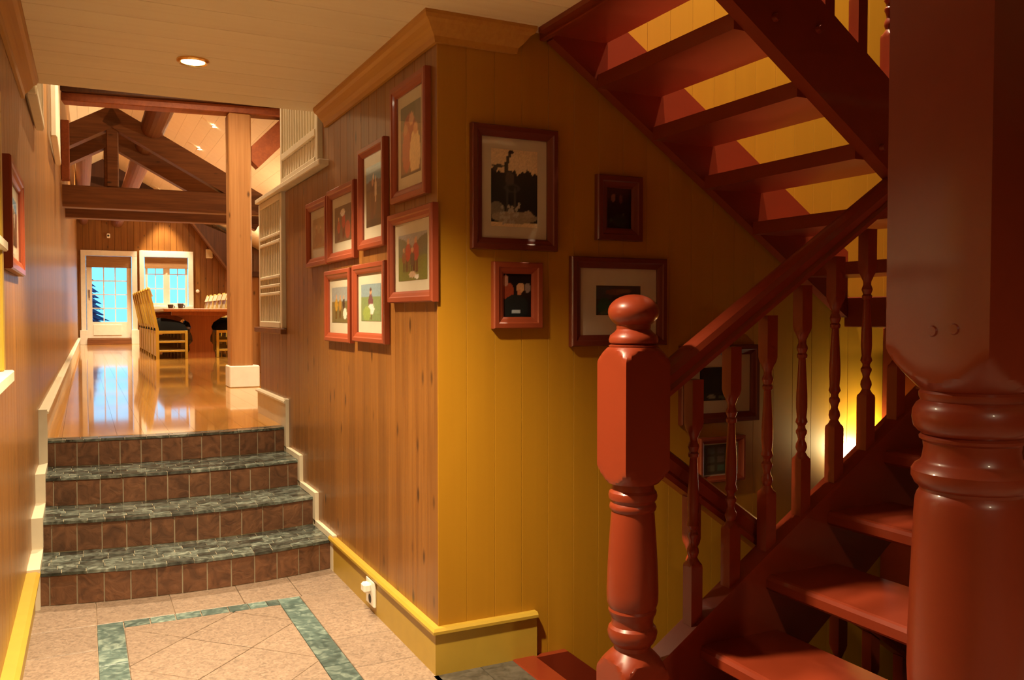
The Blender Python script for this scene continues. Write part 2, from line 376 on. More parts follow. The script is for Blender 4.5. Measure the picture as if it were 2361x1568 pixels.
# low hall ceiling of cream boards running across
ce = thing('ceiling', 'low cream board ceiling of the hall', 'ceiling', (0.6, 1.0, ZC), kind='structure')
obj('ceiling_core', B().box(-0.40, 1.50, -3.0, YE, ZC + 0.02, ZC + 0.20), 'ceiling', ce)
obj('ceiling_core', B().box(1.50, 4.40, -3.0, 0.75, ZC + 0.02, ZC + 0.20), 'ceiling', ce)
cw = 0.185; nb = int((YE + 3.0) / cw)
sec = [(-cw / 2 + .0008, 0.02), (cw / 2 - .0008, 0.02), (cw / 2 - .0008, 0.003), (cw / 2 - .003, 0), (-cw / 2 + .003, 0), (-cw / 2 + .0008, 0.003)]
me_l = rawmesh('board', B().prism(sec, 'X', -0.95, 0.89), 'ceiling'); me_s = rawmesh('board', B().prism(sec, 'X', -0.95, 3.79), 'ceiling')
for i in range(nb):
    y = YE - (i + .5) * cw
    link('board', me_l if y > 0.80 else me_s, ce, (0, y - 1.0, 0))
obj('stairwell_edge', B().bbox(1.49, 1.515, 0.75, YC - 0.004, ZC - 0.03, ZC + 0.235), 'red', ce)
obj('stairwell_edge', B().bbox(1.50, 4.38, 0.735, 0.76, ZC - 0.03, ZC + 0.235), 'red', ce)
# wall above the low ceiling
centred('wall_gable', B().box(-0.42, 4.0, YE - 0.12, YE - 0.02, ZC + 0.2, 5.0), 'pine', 'pine gable wall above the low ceiling edge', 'wall')

# crown moulding
def crown_sec(): return [(0, 0), (0.012, 0.0), (0.016, 0.020), (0.030, 0.034), (0.048, 0.058), (0.060, 0.066), (0.066, 0.078), (0.066, 0.090), (0, 0.090)]
zc0 = ZC - 0.090
def crown_run(name, pts_fn, label):
    b = B(); sec = crown_sec(); n = len(sec); vs = []
    rings = pts_fn(sec)
    for r in rings: vs += r
    fs = []
    for k in range(len(rings) - 1):
        for i in range(n): fs.append((k * n + i, k * n + (i + 1) % n, (k + 1) * n + (i + 1) % n, (k + 1) * n + i))
    fs.append(tuple(range(n))); fs.append(tuple((len(rings) - 1) * n + i for i in range(n)))
    b.add(vs, fs); return centred(name, b, 'crown', label, 'moulding')
crown_run('trim_1', lambda s: [[(XR - a, YE - 0.08 + 0.0 * a, zc0 + c) for a, c in s], [(XR - a, YC - a, zc0 + c) for a, c in s], [(1.385 + a, YC - a, zc0 + c) for a, c in s]], 'yellow crown moulding turning the corner above the red frames')
crown_run('trim_2', lambda s: [[(xl(YE) + a, YE - 0.08, zc0 + c) for a, c in s], [(xl(-2.9) + a, -2.9, zc0 + c) for a, c in s]], 'yellow crown moulding on the varnished pine wall')

# baseboards of the hall, yellow with a ledge
bs = [(0, 0), (0.018, 0), (0.018, 0.142), (0.030, 0.146), (0.030, 0.156), (0.022, 0.165), (0, 0.165)]
def bb(name, label, rings_fn, mat='yellow_base'):
    b = B(); n = len(bs); vs = []; R_ = rings_fn(bs)
    for r in R_: vs += r
    fs = []
    for k in range(len(R_) - 1):
        for i in range(n): fs.append((k * n + i, k * n + (i + 1) % n, (k + 1) * n + (i + 1) % n, (k + 1) * n + i))
    fs.append(tuple(range(n))); fs.append(tuple((len(R_) - 1) * n + i for i in range(n)))
    b.add(vs, fs); return centred(name, b, mat, label, 'baseboard')
bb('baseboard_right', 'yellow baseboard turning the corner under the red frames', lambda s: [[(XR - a, 4.19, c) for a, c in s], [(XR - a, YC - a, c) for a, c in s], [(1.476, YC - a, c) for a, c in s]])
bb('baseboard_left', 'yellow baseboard under the varnished pine wall', lambda s: [[(xl(4.19) + a * 1.7, 4.17, c) for a, c in s], [(xl(-2.9) + a * 1.7, -2.9, c) for a, c in s]])
bb('baseboard_passage', 'cream baseboard of the upper passage wall', lambda s: [[(xl(YF) + a * 1.6, YF - 0.3, UF + c) for a, c in s], [(xl(5.2) + a * 1.6, 5.22, UF + c) for a, c in s]], 'cream')
bb('baseboard_half_wall', 'cream baseboard on the half wall under the white screen', lambda s: [[(XR - a, 5.215, UF + c) for a, c in s], [(XR - a, 6.12 + a, UF + c) for a, c in s], [(XR + 0.1, 6.12 + a, UF + c) for a, c in s]], 'cream')

# ------------------------------------------------------------------ hall floor
fl = thing('floor', 'pinkish tiled hall floor with a green stone border', 'floor', (0.5, 2.0, 0), kind='structure')
obj('floor_bed', B().box(-0.40, XR + 0.02, -3.0, 5.4, -0.12, -0.006), 'grout_dark', fl)
obj('floor_bed', B().box(XR + 0.02, 1.40, -3.0, YC, -0.12, -0.006), 'grout_dark', fl)
obj('floor_bed', B().box(1.40, 4.40, -3.0, 2.03, -0.12, -0.006), 'grout_dark', fl)
def poly_clip(poly, x0, x1, y0, y1):
    def clip(p, ins, inter):
        out = []
        for i in range(len(p)):
            a, c = p[i - 1], p[i]
            if ins(c):
                if not ins(a): out.append(inter(a, c))
                out.append(c)
            elif ins(a): out.append(inter(a, c))
        return out
    def ix(X): return lambda a, c: (X, a[1] + (c[1] - a[1]) * (X - a[0]) / (c[0] - a[0]))
    def iy(Y): return lambda a, c: (a[0] + (c[0] - a[0]) * (Y - a[1]) / (c[1] - a[1]), Y)
    for ins, inter in ((lambda q: q[0] >= x0, ix(x0)), (lambda q: q[0] <= x1, ix(x1)), (lambda q: q[1] >= y0, iy(y0)), (lambda q: q[1] <= y1, iy(y1))):
        poly = clip(poly, ins, inter)
        if len(poly) < 3: return []
    return poly
def tile(name, poly, mat, parent, z=0.0, dz=0.0, shrink=0.0016, th=0.012):
    cx = sum(p[0] for p in poly) / len(poly); cy = sum(p[1] for p in poly) / len(poly)
    P = []
    for x, y in poly:
        d = hypot(x - cx, y - cy); k = max(0, 1 - shrink * 1.4 / d) if d else 1
        P.append((cx + (x - cx) * k, cy + (y - cy) * k))
    Q = [(cx + (x - cx) * 0.985, cy + (y - cy) * 0.985) for x, y in P]
    n = len(P); b = B()
    vs = [(x - cx, y - cy, -th) for x, y in P] + [(x - cx, y - cy, -0.0015) for x, y in P] + [(x - cx, y - cy, 0) for x, y in Q]
    fs = [tuple(range(n - 1, -1, -1)), tuple(range(2 * n, 3 * n))]
    for k in (0, 1): fs += [(k * n + i, k * n + (i + 1) % n, (k + 1) * n + (i + 1) % n, (k + 1) * n + i) for i in range(n)]
    b.add(vs, fs)
    return link(name, rawmesh(name, b, mat), parent, Vector((cx, cy, z + dz)) - origin(parent))
BX0, BX1, BY1 = 0.036, 0.848, 3.838                 # green band, outer edges
bw = 0.098
# diagonal field
s2 = sqrt(0.5); T = 0.305
ia0, ia1, iy0, iy1 = BX0 + bw, BX1 - bw, 1.2, BY1 - 0.078
for i in range(-14, 6):
    for j in range(2, 14):
        a0 = -1.957 + T * i; c0 = 2.741 + T * (j - 8)
        P = [((a + c) * s2, (c - a) * s2) for a, c in ((a0, c0), (a0 + T, c0), (a0 + T, c0 + T), (a0, c0 + T))]
        P = poly_clip(P, ia0, ia1, iy0, iy1)
        if len(P) >= 3:
            ar = abs(sum(P[k - 1][0] * P[k][1] - P[k][0] * P[k - 1][1] for k in range(len(P)))) / 2
            if ar > 0.0006: tile('floor_tile', P, 'floor_tile', fl, dz=random.uniform(-.0004, .0004))
# green band
def rect(x0, x1, y0, y1): return [(x0, y0), (x1, y0), (x1, y1), (x0, y1)]
xs = [BX0, BX0 + bw, 0.233, 0.33, 0.43, 0.54, 0.623, 0.70, BX1 - bw, BX1]
for k in range(len(xs) - 1):
    tile('border_tile', rect(xs[k], xs[k + 1], BY1 - 0.078, BY1), 'green', fl, dz=random.uniform(-.0003, .0005))
for side, x0 in ((0, BX0), (1, BX1 - bw)):
    y = BY1 - 0.078
    while y > 1.2:
        h = random.choice((0.11, 0.225, 0.235, 0.16)); y2 = max(1.2, y - h)
        tile('border_tile', rect(x0, x0 + bw, y2, y), 'green', fl, dz=random.uniform(-.0003, .0005)); y = y2
# plain tiles around
xs = [-0.25, BX0, 0.332, 0.615, 0.858, XR - 0.005]
for k in range(len(xs) - 1): tile('floor_tile', rect(xs[k], xs[k + 1], BY1, 4.25), 'floor_tile', fl)
yy = [BY1, 3.55, 3.26, 2.97, 2.68, 2.39, 2.10, 1.81, 1.52, 1.2]
for k in range(len(yy) - 1):
    tile('floor_tile', rect(-0.25, BX0, yy[k + 1], yy[k]), 'floor_tile', fl)
    tile('floor_tile', rect(BX1, XR - 0.005 if yy[k + 1] > YC - .35 else 1.06, yy[k + 1], yy[k]), 'floor_tile', fl)
for a, c in ((-0.25, 0.25), (0.25, 0.75), (0.75, 1.25), (1.25, 1.85), (1.85, 2.45), (2.45, 3.05), (3.05, 3.7), (3.7, 4.35)):
    for k in range(4): tile('floor_tile', rect(a, c, -2.9 + k * 1.02, -2.9 + (k + 1) * 1.02), 'floor_tile', fl)
for a, c in ((1.07, 1.25), (1.25, 1.385)):
    for y0, y1 in ((1.2, 1.7), (1.7, 2.24), (2.24, YC - 0.012)): tile('slate_tile', rect(a, c, y0, y1), 'grey_slate', fl)
for a, c in ((1.385, 2.1), (2.1, 2.9), (2.9, 3.6), (3.6, 4.37)):
    tile('slate_tile', rect(a, c, 1.2, 1.97), 'grey_slate', fl)

# ------------------------------------------------------------------ tiled steps up to the passage
RS = UF / 4; RY = [4.19, 4.547, 4.903, 5.26]; SX0, SX1 = -0.185, 1.079
def bul(x):
    t = (x - 0.45) / 0.63; return -0.082 * (1 - t * t)
st = thing('tiled_steps', 'four curved steps with brown tile risers and green slate treads', 'steps', (0.45, 4.7, 0))
def arc_body(yf, y1, z0, z1, k=24):
    xs_ = [SX0 + (SX1 - SX0) * i / k for i in range(k + 1)]
    return B().prism([(x, yf + bul(x)) for x in xs_] + [(XR - .001, yf), (XR - .001, y1), (SX0, y1), (SX0, yf)], 'Z', z0, z1)
for k in range(4):
    z1 = RS * (k + 1)
    obj('step_body', arc_body(RY[k] + 0.0035, (RY[k + 1] + 0.05 if k < 3 else 5.36), RS * k - (0.004 if k == 0 else 0.02), z1 - 0.0035), 'grout', st)
    # riser tiles
    w0 = 0.1055; n = 12; xs_ = [SX0, SX0 + 0.045]
    while xs_[-1] + w0 < SX1 - 0.02: xs_.append(xs_[-1] + w0)
    xs_.append(SX1)
    for i in range(len(xs_) - 1):
        g = 0.0026; xa, xb = xs_[i] + g, xs_[i + 1] - g
        ya, yb = RY[k] + bul(xa), RY[k] + bul(xb); za, zb = RS * k + 0.003, z1 - 0.014
        b = B().add([(xa, ya, za), (xb, yb, za), (xb, yb + .012, za), (xa, ya + .012, za), (xa, ya, zb), (xb, yb, zb), (xb, yb + .012, zb), (xa, ya + .012, zb)],
                    [(0, 3, 2, 1), (4, 5, 6, 7), (0, 1, 5, 4), (1, 2, 6, 5), (2, 3, 7, 6), (3, 0, 4, 7)])
        obj('riser_tile', b, 'brick_tile', st)
    # slate mosaic on the tread
    rows = 6 if k < 3 else 2
    depth = 0.362 if k < 3 else 0.110
    for r in range(rows):
        ya0 = RY[k] - 0.006 + depth * r / rows; yb0 = RY[k] - 0.006 + depth * (r + 1) / rows
        x = SX0; first = True
        while x < SX1 - 0.01:
            ln = random.uniform(0.075, 0.12) if not first else random.uniform(0.03, 0.1); first = False
            x2 = min(SX1, x + ln)
            if SX1 - x2 < 0.03: x2 = SX1
            g = 0.0012; xa, xb = x + g, x2 - g; zt = z1 + random.uniform(-0.0015, 0.0015)
            P = [(xa, ya0 + bul(xa) + g), (xb, ya0 + bul(xb) + g), (xb, yb0 + bul(xb) - g), (xa, yb0 + bul(xa) - g)]
            tile('slate_tile', P, 'slate', st, z=zt, shrink=0.0, th=0.013); x = x2
# stepped cream skirting both sides
def skirt(name, label, x0, x1):
    b = B()
    for k in range(4):
        y0 = RY[k] - 0.052
        b.box(x0, x1, y0, RY[k] + 0.0, RS * k + (0.165 if k == 0 else 0.03) - (0.0 if k else 0.165), RS * (k + 1) + 0.03 if k < 3 else UF + 0.17)
        if k < 3: b.box(x0, x1, RY[k], RY[k + 1] - 0.052, RS * (k + 1) + 0.001, RS * (k + 1) + 0.03)
    return centred(name, b, 'cream', label, 'skirting')
skirt('trim_3', 'stepped cream skirting beside the steps under the red frames', XR - 0.020, XR + 0.0)
skirt('trim_4', 'stepped cream skirting beside the steps on the varnished wall', xl(4.7) - 0.004, xl(4.7) + 0.045)

# ------------------------------------------------------------------ upper floor of glossy boards
uf = thing('floor', 'glossy honey wooden floor of the passage and dining room', 'floor', (1.5, 12, UF), kind='structure')
obj('floor_bed', B().box(-0.40, 4.0, 5.36, YF + 0.1, UF - 0.2, UF - 0.02), 'beam_dark', uf)
pwid = 0.137
for i in range(31):
    x0 = -0.245 + i * pwid
    if x0 + pwid > 4.0: break
    xm = x0 + pwid / 2; y0 = (RY[3] + 0.104 + bul(xm)) if xm < SX1 else 5.37
    cuts = [y0] + sorted(random.uniform(6.5, 20) for _ in range(2)) + [YF]
    for a, c in zip(cuts[:-1], cuts[1:]):
        bx_ = B(); g = 0.0005; ya, yb_ = a, a
        if a == y0 and xm < SX1: ya = RY[3] + 0.105 + bul(x0); yb_ = RY[3] + 0.105 + bul(min(x0 + pwid, SX1))
        bx_.prism([(x0 + g, ya + g), (x0 + pwid - g, yb_ + g), (x0 + pwid - g, c - g), (x0 + g, c - g)], 'Z', UF - 0.02, UF)
        obj('floor_board', bx_, 'parquet', uf)

# ------------------------------------------------------------------ dining hall shell
fw = thing('wall_far', 'brown board wall with a glass door and window', 'wall', (0.6, YF, UF), -radians(4), kind='structure')
def FW(name, b, mat, par=fw, smooth=None):   # local: u along the wall, v into the wall, z above world 0
    b.v = [(x, y, z - UF) for x, y, z in b.v]; return obj(name, b, mat, par, smooth, world=False)
DR = (-0.52, 0.42, 0.72, 2.56); WN = (0.68, 1.62, 1.44, 2.56)
for (a, c, z0, z1) in ((-1.2, DR[0], UF, 2.56), (DR[1], WN[0], UF, 2.56), (WN[1], 4.2, UF, 2.56), (WN[0], WN[1], UF, WN[2]), (DR[0], DR[1], UF, DR[2]), (-1.2, 4.2, 2.56, 5.2)):
    FW('wall_core', B().box(a, c, 0.02, 0.14, z0, z1), 'pine')
def fboards(a0, a1, z0, z1):
    n = max(1, round((a1 - a0) / 0.13)); wd = (a1 - a0) / n
    me = rawmesh('board', B().prism([(-wd / 2 + .001, .02), (wd / 2 - .001, .02), (wd / 2 - .001, .005), (wd / 2 - .006, 0), (-wd / 2 + .006, 0), (-wd / 2 + .001, .005)], 'Z', z0 - UF, z1 - UF), 'pine')
    for i in range(n): link('board', me, fw, (a0 + (i + .5) * wd, 0, 0))
fboards(-1.1, DR[0], UF, 2.56); fboards(DR[1], WN[0], UF, 2.56); fboards(WN[1], 3.6, UF, 2.56); fboards(WN[0], WN[1], UF, WN[2]); fboards(-1.1, 3.6, 2.56, 3.9)
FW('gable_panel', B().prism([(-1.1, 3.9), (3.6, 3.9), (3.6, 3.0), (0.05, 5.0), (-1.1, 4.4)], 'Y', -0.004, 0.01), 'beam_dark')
# glass door
d1 = thing('door_1', 'white glazed door with blue dusk light behind', 'door', (0.6 - 0.05 * cos(radians(4)), YF + 0.05 * sin(radians(4)), UF), -radians(4), kind='structure')
def D1(n_, b, mat, par=None):
    b.v = [(x + 0.05, y, z - UF) for x, y, z in b.v]; return obj(n_, b, mat, par or d1, None, world=False)
for a, c in ((-0.62, -0.52), (0.42, 0.53)): D1('door_casing', B().bbox(a, c, -0.03, 0.0, 0.70, 2.56), 'white')
D1('door_casing', B().bbox(-0.62, 0.53, -0.03, 0.0, 2.56, 2.68), 'white')
for a, c in ((-0.65, -0.50), (0.40, 0.56)): D1('plinth_block', B().bbox(a, c, -0.05, 0.0, UF, 0.90), 'white')
D1('threshold', B().bbox(-0.50, 0.40, -0.10, 0.05, UF, 0.70), 'beam')
leaf = D1('door_leaf', B().box(-0.51, -0.40, 0.04, 0.08, 0.72, 2.55).box(0.31, 0.41, 0.04, 0.08, 0.72, 2.55).box(-0.40, 0.31, 0.04, 0.08, 0.72, 1.08).box(-0.40, 0.31, 0.04, 0.08, 2.31, 2.55), 'white')
def sub(n_, b, mat, par, sh):
    b.v = [(x + sh, y, z - UF) for x, y, z in b.v]; return obj(n_, b, mat, par, None, world=False)
sub('panel', B().bbox(-0.38, 0.20, 0.028, 0.045, 0.78, 1.02), 'white', leaf, 0.05)
gw, gh = (0.31 + 0.40) / 3, (2.31 - 1.08) / 4
for i in range(3):
    for j in range(4):
        sub('pane', B().box(-0.40 + i * gw, -0.40 + (i + 1) * gw, 0.058, 0.062, 1.08 + j * gh, 1.08 + (j + 1) * gh), 'pane', leaf, 0.05)
for i in (1, 2): sub('glazing_bar', B().box(-0.40 + i * gw - .011, -0.40 + i * gw + .011, 0.045, 0.075, 1.08, 2.31), 'white', leaf, 0.05)
for j in (1, 2, 3): sub('glazing_bar', B().box(-0.40, 0.31, 0.047, 0.073, 1.08 + j * gh - .011, 1.08 + j * gh + .011), 'white', leaf, 0.05)
sub('handle', B().bbox(-0.47, -0.44, 0.0, 0.04, 1.62, 1.80), 'steel', leaf, 0.05)
D1('blind', B().bbox(-0.51, 0.41, 0.012, 0.032, 2.30, 2.555), 'blind')
# window
w1 = thing('window_1', 'white framed window beside the glazed door', 'window', (0.6 + 1.15 * cos(radians(4)), YF - 1.15 * sin(radians(4)), 1.4), -radians(4), kind='structure')
def W1(n_, b, mat, par=None):
    b.v = [(x - 1.15, y, z - 1.4) for x, y, z in b.v]; return obj(n_, b, mat, par or w1, None, world=False)
for a, c in ((0.58, 0.68), (1.62, 1.73)): W1('window_casing', B().bbox(a, c, -0.035, 0.0, 1.34, 2.70), 'white')
W1('window_casing', B().bbox(0.68, 1.62, -0.035, 0.0, 2.56, 2.70), 'white'); W1('window_sill', B().bbox(0.60, 1.71, -0.08, 0.02, 1.34, 1.44), 'white')
for i, (a, c) in enumerate(((0.70, 1.13), (1.17, 1.60))):
    s_ = W1('sash', B().box(a, a + .05, .04, .08, 1.45, 2.55).box(c - .05, c, .04, .08, 1.45, 2.55).box(a + .05, c - .05, .04, .08, 1.45, 1.51).box(a + .05, c - .05, .04, .08, 2.49, 2.55), 'white')
    W1('pane', B().box(a + .05, c - .05, .058, .062, 1.51, 2.49), 'pane', s_)
    m_ = (a + c) / 2
    W1('glazing_bar', B().box(m_ - .009, m_ + .009, .048, .074, 1.51, 2.49).box(a + .05, c - .05, .05, .072, 1.83, 1.85).box(a + .05, c - .05, .05, .072, 2.16, 2.18), 'white', s_)
W1('mullion', B().box(1.13, 1.17, .03, .09, 1.44, 2.56), 'white')
W1('blind', B().bbox(0.69, 1.61, 0.005, 0.03, 2.30, 2.555), 'blind')
# side wall, roof
centred('wall_dining_right', B().box(4.0, 4.12, YC + 0.13, YF + 0.4, UF - 0.2, 5.2), 'pine', 'pine wall on the far side of the dining room', 'wall')
RX, RZ, RSL = 0.45, 4.72, 0.58
for nm, sgn, xe, lab in (('ceiling', 1, 4.05, 'cream sloping ceiling over the timber trusses'), ('ceiling', -1, -0.5, 'cream sloping ceiling over the varnished wall')):
    rf = thing(nm, lab, 'ceiling', (RX, 12.9, RZ), kind='structure')
    obj('ceiling_core', B().prism([(RX, RZ + 0.015), (xe, RZ - RSL * abs(xe - RX) + 0.015), (xe, RZ - RSL * abs(xe - RX) + 0.12), (RX, RZ + 0.12)], 'Y', YE - 0.1, YF + 0.3), 'ceiling', rf)
    nb_ = int(abs(xe - RX) / 0.16)
    for i in range(nb_):
        a = RX + sgn * (i * 0.16 + .001); c = RX + sgn * ((i + 1) * 0.16 - .001)
        za, zb = RZ - RSL * abs(a - RX), RZ - RSL * abs(c - RX)
        obj('board', B().prism([(a, za), (c, zb), (c, zb + .014), (a, za + .014)], 'Y', YE - 0.1, YF + 0.25), 'ceiling', rf)
# outside
sn = centred('ground', B().box(-8, 10, YF + 0.4, 40, 0.2, 0.4), 'snow', 'snowy ground outside the glazed door', 'ground')
t_ = thing('fir_tree', 'dark fir tree outside the glazed door', 'tree', (-0.12, 25.0, 0.4))
obj('trunk', B().tube((-0.12, 25, 0.4), (-0.12, 25, 3.4), 0.07, 0.02), 'bark', t_)
for i in range(20):
    z0 = 0.6 + i * 0.148; r = 0.90 * (1 - i / 20.5); b = B(); n = 34
    ring = [(-0.12 + cos(2 * pi * k / n) * r * (1 if k % 2 else 0.66) * random.uniform(.9, 1.1), 25 + sin(2 * pi * k / n) * r * (1 if k % 2 else 0.66), z0 - (0.12 if k % 2 else 0)) for k in range(n)]
    b.add(ring + [(-0.12, 25, z0 + 0.30), (-0.12, 25, z0 + 0.02)], [(k, (k + 1) % n, n) for k in range(n)] + [((k + 1) % n, k, n + 1) for k in range(n)])
    obj('branch_tier', b, 'fir', t_)

# ------------------------------------------------------------------ timber: header, pillar, trusses
pl = thing('timber_pillar', 'square pine pillar with a white plinth beside the dining room', 'pillar', (1.32, 8.4, UF))
obj('shaft', B().bbox(1.22, 1.42, 8.30, 8.50, UF, 3.095, 0.012), 'beam_z', pl)
pb = obj('plinth', B().bbox(1.205, 1.475, 8.27, 8.53, UF, 0.775, 0.008), 'white', pl)
hd = thing('header_beam', 'red brown header beam resting on the pine pillar', 'beam', (1.3, 8.42, 3.10), -radians(7))
obj('beam', B().bbox(-1.44, 2.6, -.10, .08, 0, .075, 0.006), 'beam_red', hd, world=False)
obj('shade_band', B().bbox(-1.44, 2.6, -.14, .12, .075, .26, 0.006), 'beam_dark', hd, world=False)  # dark timber band stands in for the shadow under the ceiling edge
centred('wall_post', B().bbox(xl(10.15) + .001, -0.095, 10.08, 10.22, 2.64, 3.25, 0.006), 'beam_red', 'short red brown post against the varnished wall by the near truss', 'post', kind=None)
kb = thing('knee_brace', 'red diagonal brace between pillar and header beam', 'brace', (1.45, 8.4, 2.6))
d_ = Vector((0.70, 0, 0.71)).normalized(); n_ = Vector((-d_.z, 0, d_.x))
obj('brace', B().sweep([(-.07, -.09), (.07, -.09), (.07, .09), (-.07, .09)], (1.425, 8.4, 2.68), (1.83, 8.4, 3.095), (0, 1, 0), n_), 'beam_red', kb)
def truss(y, label, rot):
    t = thing('roof_truss', label, 'truss', (0.32, y, 2.40), rot)
    px = 0.0; z0 = 2.40
    def P(nm, b, mat): b.v = [(vx, vy, vz - z0) for vx, vy, vz in b.v]; return obj(nm, b, mat, t, None, world=False)
    P('tie_beam', B().bbox(-0.55, 3.66, -0.09, 0.09, 2.40, 2.635, 0.01), 'beam')
    P('king_post', B().bbox(-0.06, 0.06, -0.07, 0.07, 2.635, 3.30, 0.01), 'beam')
    for sg, ln in ((1, 1.75), (-1, 0.52)):
        d = Vector((sg, 0, -0.56)).normalized(); up_ = Vector((sg * 0.56, 0, 1)).normalized()
        a = Vector((0, 0, 3.40)); c = a + d * (ln * sqrt(1 + .56 ** 2))
        P('rafter', B().sweep([(-.09, -.105), (.09, -.105), (.09, .105), (-.09, .105)], a - d * 0.05, c, (0, 1, 0), up_), 'beam')
    return t
truss(10.5, 'near dark timber truss with a king post', -radians(3)); truss(11.65, 'farther timber truss behind the near king post truss', -radians(3))
for x_, z_, r_, lab in ((0.73, 3.74, 0.13, 'round red purlin log above the right rafters'), (0.045, 3.74, 0.10, 'round red purlin log beside the varnished wall')):
    b = B()
    b.tube((x_, 8.9 if x_ > .5 else 11.9, z_ - 0.42), (x_, YF - 0.1, z_ - 0.42), r_, r_ * 0.95, 20)
    centred('purlin_log', b, 'log', lab, 'log', kind=None)

# ------------------------------------------------------------------ white spindle screens
def screen(name, label, x, y0, y1, z0, z1, rails, slat=0.062, th=0.035, group=None, flip=1):
    t = thing(name, label, 'screen', (x, (y0 + y1) / 2, z0), group=group)
    for a in (y0, y1 - 0.045): obj('post', B().bbox(x - th / 2, x + th / 2, a, a + 0.045, z0, z1, .004), 'cream', t)
    for a, c in [(z0, z0 + 0.04), (z1 - 0.04, z1)] + rails: obj('rail', B().bbox(x - th / 2 - .004, x + th / 2 + .004, y0 + .045, y1 - 0.045, a, c, .004), 'cream', t)
    n = int((y1 - y0 - 0.09) / slat)
    for i in range(n):
        y = y0 + 0.045 + (i + .5) * (y1 - y0 - .09) / n
        obj('slat', B().bbox(x - .011, x + .011, y - .011, y + .011, z0 + 0.04, z1 - 0.04, .003), 'cream', t)
    return t
lg = centred('trim_5', B().bbox(XR - 0.05, XR + 0.12, 4.25, 6.0, 1.985, 2.015, .004), 'cream', 'long cream ledge carrying the upper spindle screen', 'ledge')
sA = screen('spindle_screen', 'cream upright spindle screen standing on the long ledge', XR - 0.005, 4.385, 5.30, 2.015, 3.05, [(2.16, 2.20)])
obj('lower_panel', B().bbox(XR - 0.012, XR + 0.002, 4.43, 5.255, 2.055, 2.16), 'cream', sA)
sB = screen('spindle_screen', 'cream spindle screen between half wall cap and long ledge', XR - 0.005, 5.285, 6.02, 1.165, 1.985, [(1.69, 1.71), (1.735, 1.755), (1.37, 1.39), (1.42, 1.44), (1.475, 1.495)], slat=0.05)
obj('back_panel', B().bbox(XR + 0.050, XR + 0.058, 5.33, 5.975, 1.205, 1.945), 'cream', sB)
obj('back_panel', B().bbox(XR + 0.050, XR + 0.058, 4.43, 5.255, 2.055, 3.01), 'cream', sA)
screen('spindle_screen', 'cream spindle panel high on the varnished wall near the low ceiling', xl(4.8) + 0.03, 4.40, 5.3, 2.23, 3.1, [])
screen('spindle_screen', 'cream spindle panel high on the varnished wall near the header', xl(8) + 0.03, 6.9, 8.25, 2.50, 3.3, [])

# ------------------------------------------------------------------ staircase: lower flight
RUN, RISE = 0.2425, 0.168
YS = 1.97                                    # centre line of the flight's inner string
n_half = 0.071; NX, NY = 1.345, 1.97
sc_ = thing('staircase', 'oxblood red open staircase rising from the hall with turned balusters', 'staircase', (NX, 1.5, 0))
def arc_block(z0, z1, half, e):
    """square block whose ends are rounded off by turning (lamb's tongue)"""
    out = []; R = half * 1.45; r0 = half * 0.98
    for i in range(8): t = i / 7; out.append((z0 + e * t, r0 + (R - r0) * sin(t * pi / 2), True))
    for i in range(8): t = i / 7; out.append((z1 - e * (1 - t), r0 + (R - r0) * cos(t * pi / 2), True))
    return out
def v2z(v): return 1.25 - (v - 722) * 0.001187
def newel_prof():
    p = [(0.0, n_half * 1.45, True), (v2z(1560), n_half * 1.45, True)]
    for i in range(1, 8): t = i / 7; p.append((v2z(1560) + (v2z(1500) - v2z(1560)) * t, n_half * (0.80 + 0.65 * cos(t * pi / 2)), True))
    k = 0.5 / 847
    for v, wd in ((1494, 84), (1484, 88), (1478, 100), (1466, 112), (1454, 116), (1444, 110), (1438, 98), (1430, 96), (1418, 100), (1412, 108), (1404, 112), (1398, 108), (1394, 112), (1384, 119), (1360, 120), (1300, 116), (1240, 109), (1185, 101), (1174, 99), (1170, 106), (1164, 109), (1158, 106), (1154, 101), (1150, 103), (1146, 110), (1138, 113), (1130, 110), (1124, 100), (1114, 96), (1108, 98)):
        p.append((v2z(v), wd * k))
    return p
def newel_top():
    p = []
    z0, z1 = v2z(1108), v2z(797)
    return arc_block(z0, z1, n_half, 0.055)
nw = obj('newel_post', B().lathe(newel_prof() + newel_top(), NX, NY, 48, n_half), 'red', sc_, 28)
k = 0.5 / 847
fin = [(v2z(797), 112 * k), (v2z(793), 114 * k), (v2z(790), 100 * k), (v2z(786), 112 * k), (v2z(780), 114 * k), (v2z(770), 108 * k), (v2z(762), 88 * k), (v2z(756), 78 * k)]
for i in range(13):
    t = -0.82 + (pi / 2 + 0.82) * i / 12; fin.append((v2z(716 - 40 * sin(t)), max(0.001, 118 * k * cos(t))))
obj('finial', B().lathe(fin, NX, NY, 40), 'red', nw, 35)
